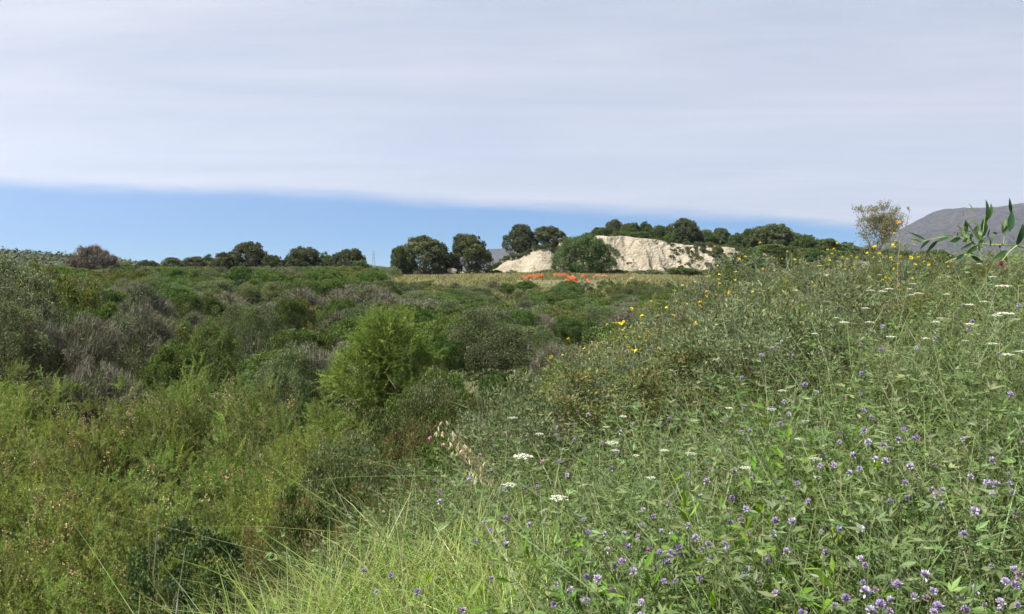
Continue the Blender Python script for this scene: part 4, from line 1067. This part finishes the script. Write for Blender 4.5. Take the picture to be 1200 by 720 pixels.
# ------------------------------------------------------------------ orange netting, rocks, pylon
def ribbon(mb, pts, w, th=.025, c=(.7, .14, .05)):
    pts = np.asarray(pts, float); n = 26
    t = np.linspace(0, len(pts) - 1, n); P_ = np.stack([np.interp(t, range(len(pts)), pts[:, i]) for i in range(3)], 1)
    P_[1:-1] = (P_[:-2] + P_[1:-1] * 2 + P_[2:]) / 4
    P_ += RNG.normal(0, .008, P_.shape)
    tan = unit(np.gradient(P_, axis=0)); sd = unit(np.cross(tan, [0, 1.0, 0])); dp = np.cross(sd, tan)
    ww = w * .62 * (1 + RNG.normal(0, .18, (n, 1)))
    v = np.stack([P_ + sd * ww / 2 + dp * th, P_ - sd * ww / 2 + dp * th * .2, P_ - sd * ww / 2 - dp * th, P_ + sd * ww / 2 - dp * th * .2], 1).reshape(-1, 3)
    i, j = np.meshgrid(np.arange(n - 1), np.arange(4), indexing='ij')
    q = np.stack([i * 4 + j, i * 4 + (j + 1) % 4, (i + 1) * 4 + (j + 1) % 4, (i + 1) * 4 + j], -1).reshape(-1, 4)
    e = (n - 1) * 4
    mb.add(v, c, q=np.concatenate([q, [[3, 2, 1, 0], [e, e + 1, e + 2, e + 3]]]))
def netting(lines, d, label, mat=M_ORANGE, w=.42):
    mb = MB()
    for L in lines:
        pts = np.array([at(a, b - 1.2, d + RNG.uniform(-.08, .08)) for a, b in L]); ribbon(mb, pts, w)
    o = mb.obj('plastic_netting', mat); tag(o, label, 'plastic netting', 'orange plastic netting in the field')
    return o
netting([[(611, 323.5), (615, 327), (619, 325), (622, 323.5)], [(619, 328), (622, 325), (625, 323.5), (630, 325)], [(625, 329), (628, 325), (632, 323), (636, 323.5)], [(632, 328), (634, 326), (637, 323.5)]],
        84, 'short zigzag length of orange netting, separate from the long one', w=.34)
netting([[(648, 323), (655, 323), (662, 323), (668, 325.5), (672, 330), (676, 333)], [(664, 324.5), (670, 328), (673, 333), (679, 333.5)], [(662, 329), (668, 330), (674, 334)], [(670, 324.5), (674, 327), (677, 331)]],
        83, 'long orange netting sagging over pale stones before the big round bush', w=.36)
netting([[(681, 325), (685, 323), (688, 328), (690.5, 332)]], 84, 'orange netting folded into a peak beside the long length', w=.3)
netting([[(694, 327), (698, 323.5), (704, 324)], [(702, 326), (707, 324), (712, 325), (716, 327.5)]], 84, 'faded brownish-orange netting sagging beyond the bright orange one', M_ORANGE2, w=.22)

def rock(seed, sz):
    rng = np.random.default_rng(seed); import bmesh
    bm = bmesh.new(); bmesh.ops.create_icosphere(bm, subdivisions=3, radius=1)
    pl = [unit(rng.normal(size=3)) for _ in range(9)]
    for v in bm.verts:
        p = np.array(v.co)
        for k in pl:
            e = p @ k - .72
            if e > 0: p = p - k * e * .85
        v.co = p * sz * (1 + .05 * math.sin(p[0] * 9 + seed) + .04 * math.sin(p[2] * 13))
    me = bpy.data.meshes.new('rock'); bm.to_mesh(me); bm.free(); me.materials.append(M_ROCK); return me
RK = [rock(k, np.array([1, .8, .7])) for k in range(4)]
def put_rock(k, px, py, d, w, h, label, group=None, name='boulder', cat='rock'):
    for dd in np.arange(40, 112, .5):
        a_ = at(px, py + h * .4, dd)
        if a_[2] < ground(a_[0], dd) + .15: d = dd; break
    x, _, z = at(px, py, d); R = w / F * d / 2; H = h / F * d
    o = bpy.data.objects.new(name, RK[k]); COL.objects.link(o); g = float(ground(x, d)); 
    zc = max(g + H * .15, z)
    o.location = (x, d, zc); o.scale = (R, R * .9, H / 1.3); o.rotation_euler = (0, 0, RNG.uniform(0, 6.28)); tag(o, label, cat, group)
put_rock(0, 529, 318.5, 84, 14, 9, 'larger square pinkish boulder at the foot of the round holm oaks')
put_rock(1, 517, 319.5, 84, 9, 6, 'smaller rounded cream boulder beside the square pinkish one')
for k, (px, py, w) in enumerate([(454, 325, 7), (491, 330, 4), (489, 333, 3), (670, 335, 10), (664, 332, 8), (674, 327, 5), (622, 329, 4), (729, 343, 5), (752, 343, 9), (746, 331, 6), (740, 336, 5), (797, 339, 8), (800, 335, 6), (832, 337, 9), (838, 334, 6), (870, 338, 7),
                                (878, 340, 6), (884, 337, 8), (905, 330, 8), (897, 335, 7), (925, 338, 8), (930, 342, 6), (790, 342, 5), (845, 341, 7), (860, 333, 5), (692, 337, 4), (700, 341, 4), (935, 335, 6), (880, 330, 10), (740, 327, 6), (815, 331, 6), (762, 329, 5)]):
    put_rock(k % 4, px, py, 78 if px > 780 else 88, w, w * .55, 'pale stone lying in the field grass before the mound', 'pale stones in the field', 'stone', 'stone')

def pylon():
    d = 880; A = lambda a, b: at(a, b, d); x, _, z = A(437.5, 294); H = 28; g = z - H
    r = thing('pylon', (x, d, g)); tag(r, 'thin steel electricity pylon on the horizon against the blue sky', 'pylon')
    mb = MB(); W = lambda t: 2.6 * (1 - t) ** 1.3 + .45
    for sx in (-1, 1):
        for sy in (-1, 1):
            mb.tube(np.array([[sx * W(t), sy * W(t), t * H] for t in np.linspace(0, 1, 6)]), .16, (.3,) * 3, 4)
    for k in range(9):
        t0, t1 = k / 9, (k + 1) / 9
        for sy in (-1, 1):
            for a, b in ((-1, 1), (1, -1)): mb.tube(np.array([[a * W(t0), sy * W(t0), t0 * H], [b * W(t1), sy * W(t1), t1 * H]]), .09, (.3,) * 3, 3)
    mb.obj('lattice_tower', M_STEEL, r)
    for zz, w in ((.95, 3.2), (.84, 4.4), (.73, 3.4)):
        m = MB(); m.tube(np.array([[-w, 0, zz * H], [0, 0, zz * H + .5], [w, 0, zz * H]]), .16, (.3,) * 3, 4); m.obj('crossarm', M_STEEL, r)
pylon()

# ------------------------------------------------------------------ air, sky, sun, camera
SUN_EL, SUN_AZ = math.radians(57), math.radians(248)
def haze():
    mb = MB(); x0, x1, y0, y1, z0, z1 = -6600, 6600, -6600, 6600, -66, 900
    v = [(x, y, z) for x in (x0, x1) for y in (y0, y1) for z in (z0, z1)]
    mb.add(v, (1, 1, 1), q=[[0, 1, 3, 2], [4, 6, 7, 5], [0, 4, 5, 1], [2, 3, 7, 6], [0, 2, 6, 4], [1, 5, 7, 3]])
    m, nt, N, L = new_mat('thin_air_haze'); out = N.new('ShaderNodeOutputMaterial'); p = N.new('ShaderNodeVolumePrincipled')
    p.inputs['Color'].default_value = (.74, .82, 1, 1); p.inputs['Density'].default_value = HAZE; p.inputs['Anisotropy'].default_value = .3
    L.new(p.outputs[0], out.inputs['Volume'])
    tag(mb.obj('haze', m), 'thin bluish haze in the air over the valley', 'haze', kind='stuff')
HAZE = .00009
if HAZE: haze()

W = bpy.data.worlds.new('World'); SC.world = W; W.use_nodes = True
nt = W.node_tree; N, L = nt.nodes, nt.links; N.clear()
out = N.new('ShaderNodeOutputWorld'); bg = N.new('ShaderNodeBackground'); bg.inputs['Strength'].default_value = .1
sky = N.new('ShaderNodeTexSky'); sky.sky_type = 'NISHITA'; sky.sun_disc = False; sky.sun_elevation = SUN_EL; sky.sun_rotation = SUN_AZ
sky.air_density = 1.0; sky.dust_density = .3; sky.ozone_density = 3.0; sky.altitude = 50
tc = N.new('ShaderNodeTexCoord'); sep = N.new('ShaderNodeSeparateXYZ'); L.new(tc.outputs['Generated'], sep.inputs[0])
def M(op, a, b=None, c=None, clamp=False):
    n = N.new('ShaderNodeMath'); n.operation = op; n.use_clamp = clamp
    for i, v in enumerate((a, b, c)):
        if v is None: continue
        if isinstance(v, (int, float)): n.inputs[i].default_value = v
        else: L.new(v, n.inputs[i])
    return n.outputs[0]
X, Y, Z = sep.outputs
# sky colour looked up a little above the true horizon
cmb = N.new('ShaderNodeCombineXYZ'); L.new(X, cmb.inputs[0]); L.new(Y, cmb.inputs[1]); L.new(M('ADD', M('MULTIPLY', M('MAXIMUM', Z, 0.0), 1.6), SKYUP if 'SKYUP' in globals() else .10), cmb.inputs[2])
nrm = N.new('ShaderNodeVectorMath'); nrm.operation = 'NORMALIZE'; L.new(cmb.outputs[0], nrm.inputs[0]); L.new(nrm.outputs[0], sky.inputs['Vector'])
# a high cloud sheet: project the view direction on a plane overhead
zz = M('ADD', M('MAXIMUM', Z, 0.0), .03)
u = M('DIVIDE', X, zz); v = M('DIVIDE', Y, zz)
cv = N.new('ShaderNodeCombineXYZ'); L.new(u, cv.inputs[0]); L.new(v, cv.inputs[1])
def noise(scale, st, detail=6, rough=.55, dist=0.0, rot=0.0):
    mp = N.new('ShaderNodeMapping'); mp.inputs['Scale'].default_value = st; mp.inputs['Rotation'].default_value = (0, 0, rot); L.new(cv.outputs[0], mp.inputs['Vector'])
    n = N.new('ShaderNodeTexNoise'); n.inputs['Scale'].default_value = scale; n.inputs['Detail'].default_value = detail; n.inputs['Roughness'].default_value = rough; n.inputs['Distortion'].default_value = dist
    L.new(mp.outputs[0], n.inputs['Vector']); return n.outputs['Fac']
az = M('ARCTAN2', X, Y); el = M('ARCSINE', Z)
# lower edge of the sheet climbs towards the west
fc = N.new('ShaderNodeFloatCurve'); cu = fc.mapping.curves[0]
pts_ = [(0.0, .30), (.25, .42), (.32, .46), (.40, .455), (.5, .385), (.56, .33), (.615, .24), (.66, .14), (.72, .06), (1, 0)]
while len(cu.points) > 2: cu.points.remove(cu.points[1])
cu.points[0].location = pts_[0]; cu.points[1].location = pts_[-1]
for p_ in pts_[1:-1]: cu.points.new(*p_)
fc.mapping.update()
L.new(M('ADD', M('DIVIDE', az, 3.1416), .5, clamp=True), fc.inputs['Value'])
edge = M('MULTIPLY', fc.outputs[0], .178)
nz = noise(.25, (1.0, .35, 1), 5, .6, .3)
el2 = M('ADD', el, M('ADD', M('MULTIPLY', M('SUBTRACT', nz, .5), .026), M('MULTIPLY', M('SUBTRACT', noise(1.1, (.5, .35, 1), 6, .65, .6, .3), .5), .016)))
mask = N.new('ShaderNodeMapRange'); mask.interpolation_type = 'SMOOTHSTEP'; L.new(M('SUBTRACT', el2, edge), mask.inputs['Value']); mask.inputs['From Min'].default_value = -.006; mask.inputs['From Max'].default_value = .016
thin = noise(.2, (.55, .8, 1), 7, .55, .8, .6)
thin2 = noise(.75, (.35, 1.0, 1), 7, .62, 1.2, .75)
ccr = N.new('ShaderNodeMix'); ccr.data_type = 'RGBA'
tm = N.new('ShaderNodeMapRange'); L.new(M('ADD', M('MULTIPLY', thin, .6), M('MULTIPLY', thin2, .4)), tm.inputs['Value']); tm.inputs['From Min'].default_value = .4; tm.inputs['From Max'].default_value = .62
L.new(tm.outputs[0], ccr.inputs[0]); ccr.inputs[6].default_value = (1.95, 2.2, 2.85, 1); ccr.inputs[7].default_value = (3.2, 3.3, 3.5, 1)
low = N.new('ShaderNodeMix'); low.data_type = 'RGBA'; lm = N.new('ShaderNodeMapRange'); L.new(el, lm.inputs['Value']); lm.inputs['From Min'].default_value = .0; lm.inputs['From Max'].default_value = .3
lm.inputs['To Min'].default_value = 1.0; lm.inputs['To Max'].default_value = 0.0
L.new(M('MULTIPLY', lm.outputs[0], .45), low.inputs[0]); L.new(ccr.outputs[2], low.inputs[6]); low.inputs[7].default_value = (3.8, 3.85, 3.9, 1)
fin = N.new('ShaderNodeMix'); fin.data_type = 'RGBA'
shs = N.new('ShaderNodeHueSaturation'); shs.inputs['Saturation'].default_value = 1.6; shs.inputs['Value'].default_value = .56; L.new(sky.outputs[0], shs.inputs['Color'])
L.new(M('MULTIPLY', mask.outputs[0], .93), fin.inputs[0]); L.new(shs.outputs[0], fin.inputs[6]); L.new(low.outputs[2], fin.inputs[7])
L.new(fin.outputs[2], bg.inputs['Color']); L.new(bg.outputs[0], out.inputs['Surface'])

sd = bpy.data.lights.new('sun', 'SUN'); sd.energy = 5.0; sd.angle = math.radians(.6); sd.color = (1, .955, .88)
so = bpy.data.objects.new('sun', sd); COL.objects.link(so)
sv = Vector((math.sin(SUN_AZ) * math.cos(SUN_EL), math.cos(SUN_AZ) * math.cos(SUN_EL), math.sin(SUN_EL)))
so.rotation_euler = sv.to_track_quat('Z', 'Y').to_euler(); so.location = (0, 0, 30)

cd = bpy.data.cameras.new('camera'); cd.sensor_width = 36; cd.lens = 36 * F / 1200; cd.clip_start = .05; cd.clip_end = 30000
co = bpy.data.objects.new('camera', cd); COL.objects.link(co); co.rotation_euler = (math.pi / 2 - TH, 0, 0); SC.camera = co

SC.view_settings.view_transform = 'Standard'; SC.view_settings.look = 'None'; SC.view_settings.gamma = 1; SC.view_settings.exposure = 1.3
cy = SC.cycles; cy.max_bounces = 5; cy.diffuse_bounces = 3; cy.glossy_bounces = 1; cy.transmission_bounces = 4; cy.volume_bounces = 0; cy.caustics_reflective = False; cy.caustics_refractive = False
cy.sample_clamp_indirect = 6; cy.use_denoising = True; cy.denoiser = 'OPENIMAGEDENOISE'; cy.denoising_input_passes = 'RGB_ALBEDO_NORMAL'; cy.denoising_prefilter = 'FAST'
print('objects', len(SC.objects), 'polys', sum(len(m.polygons) for m in bpy.data.meshes))
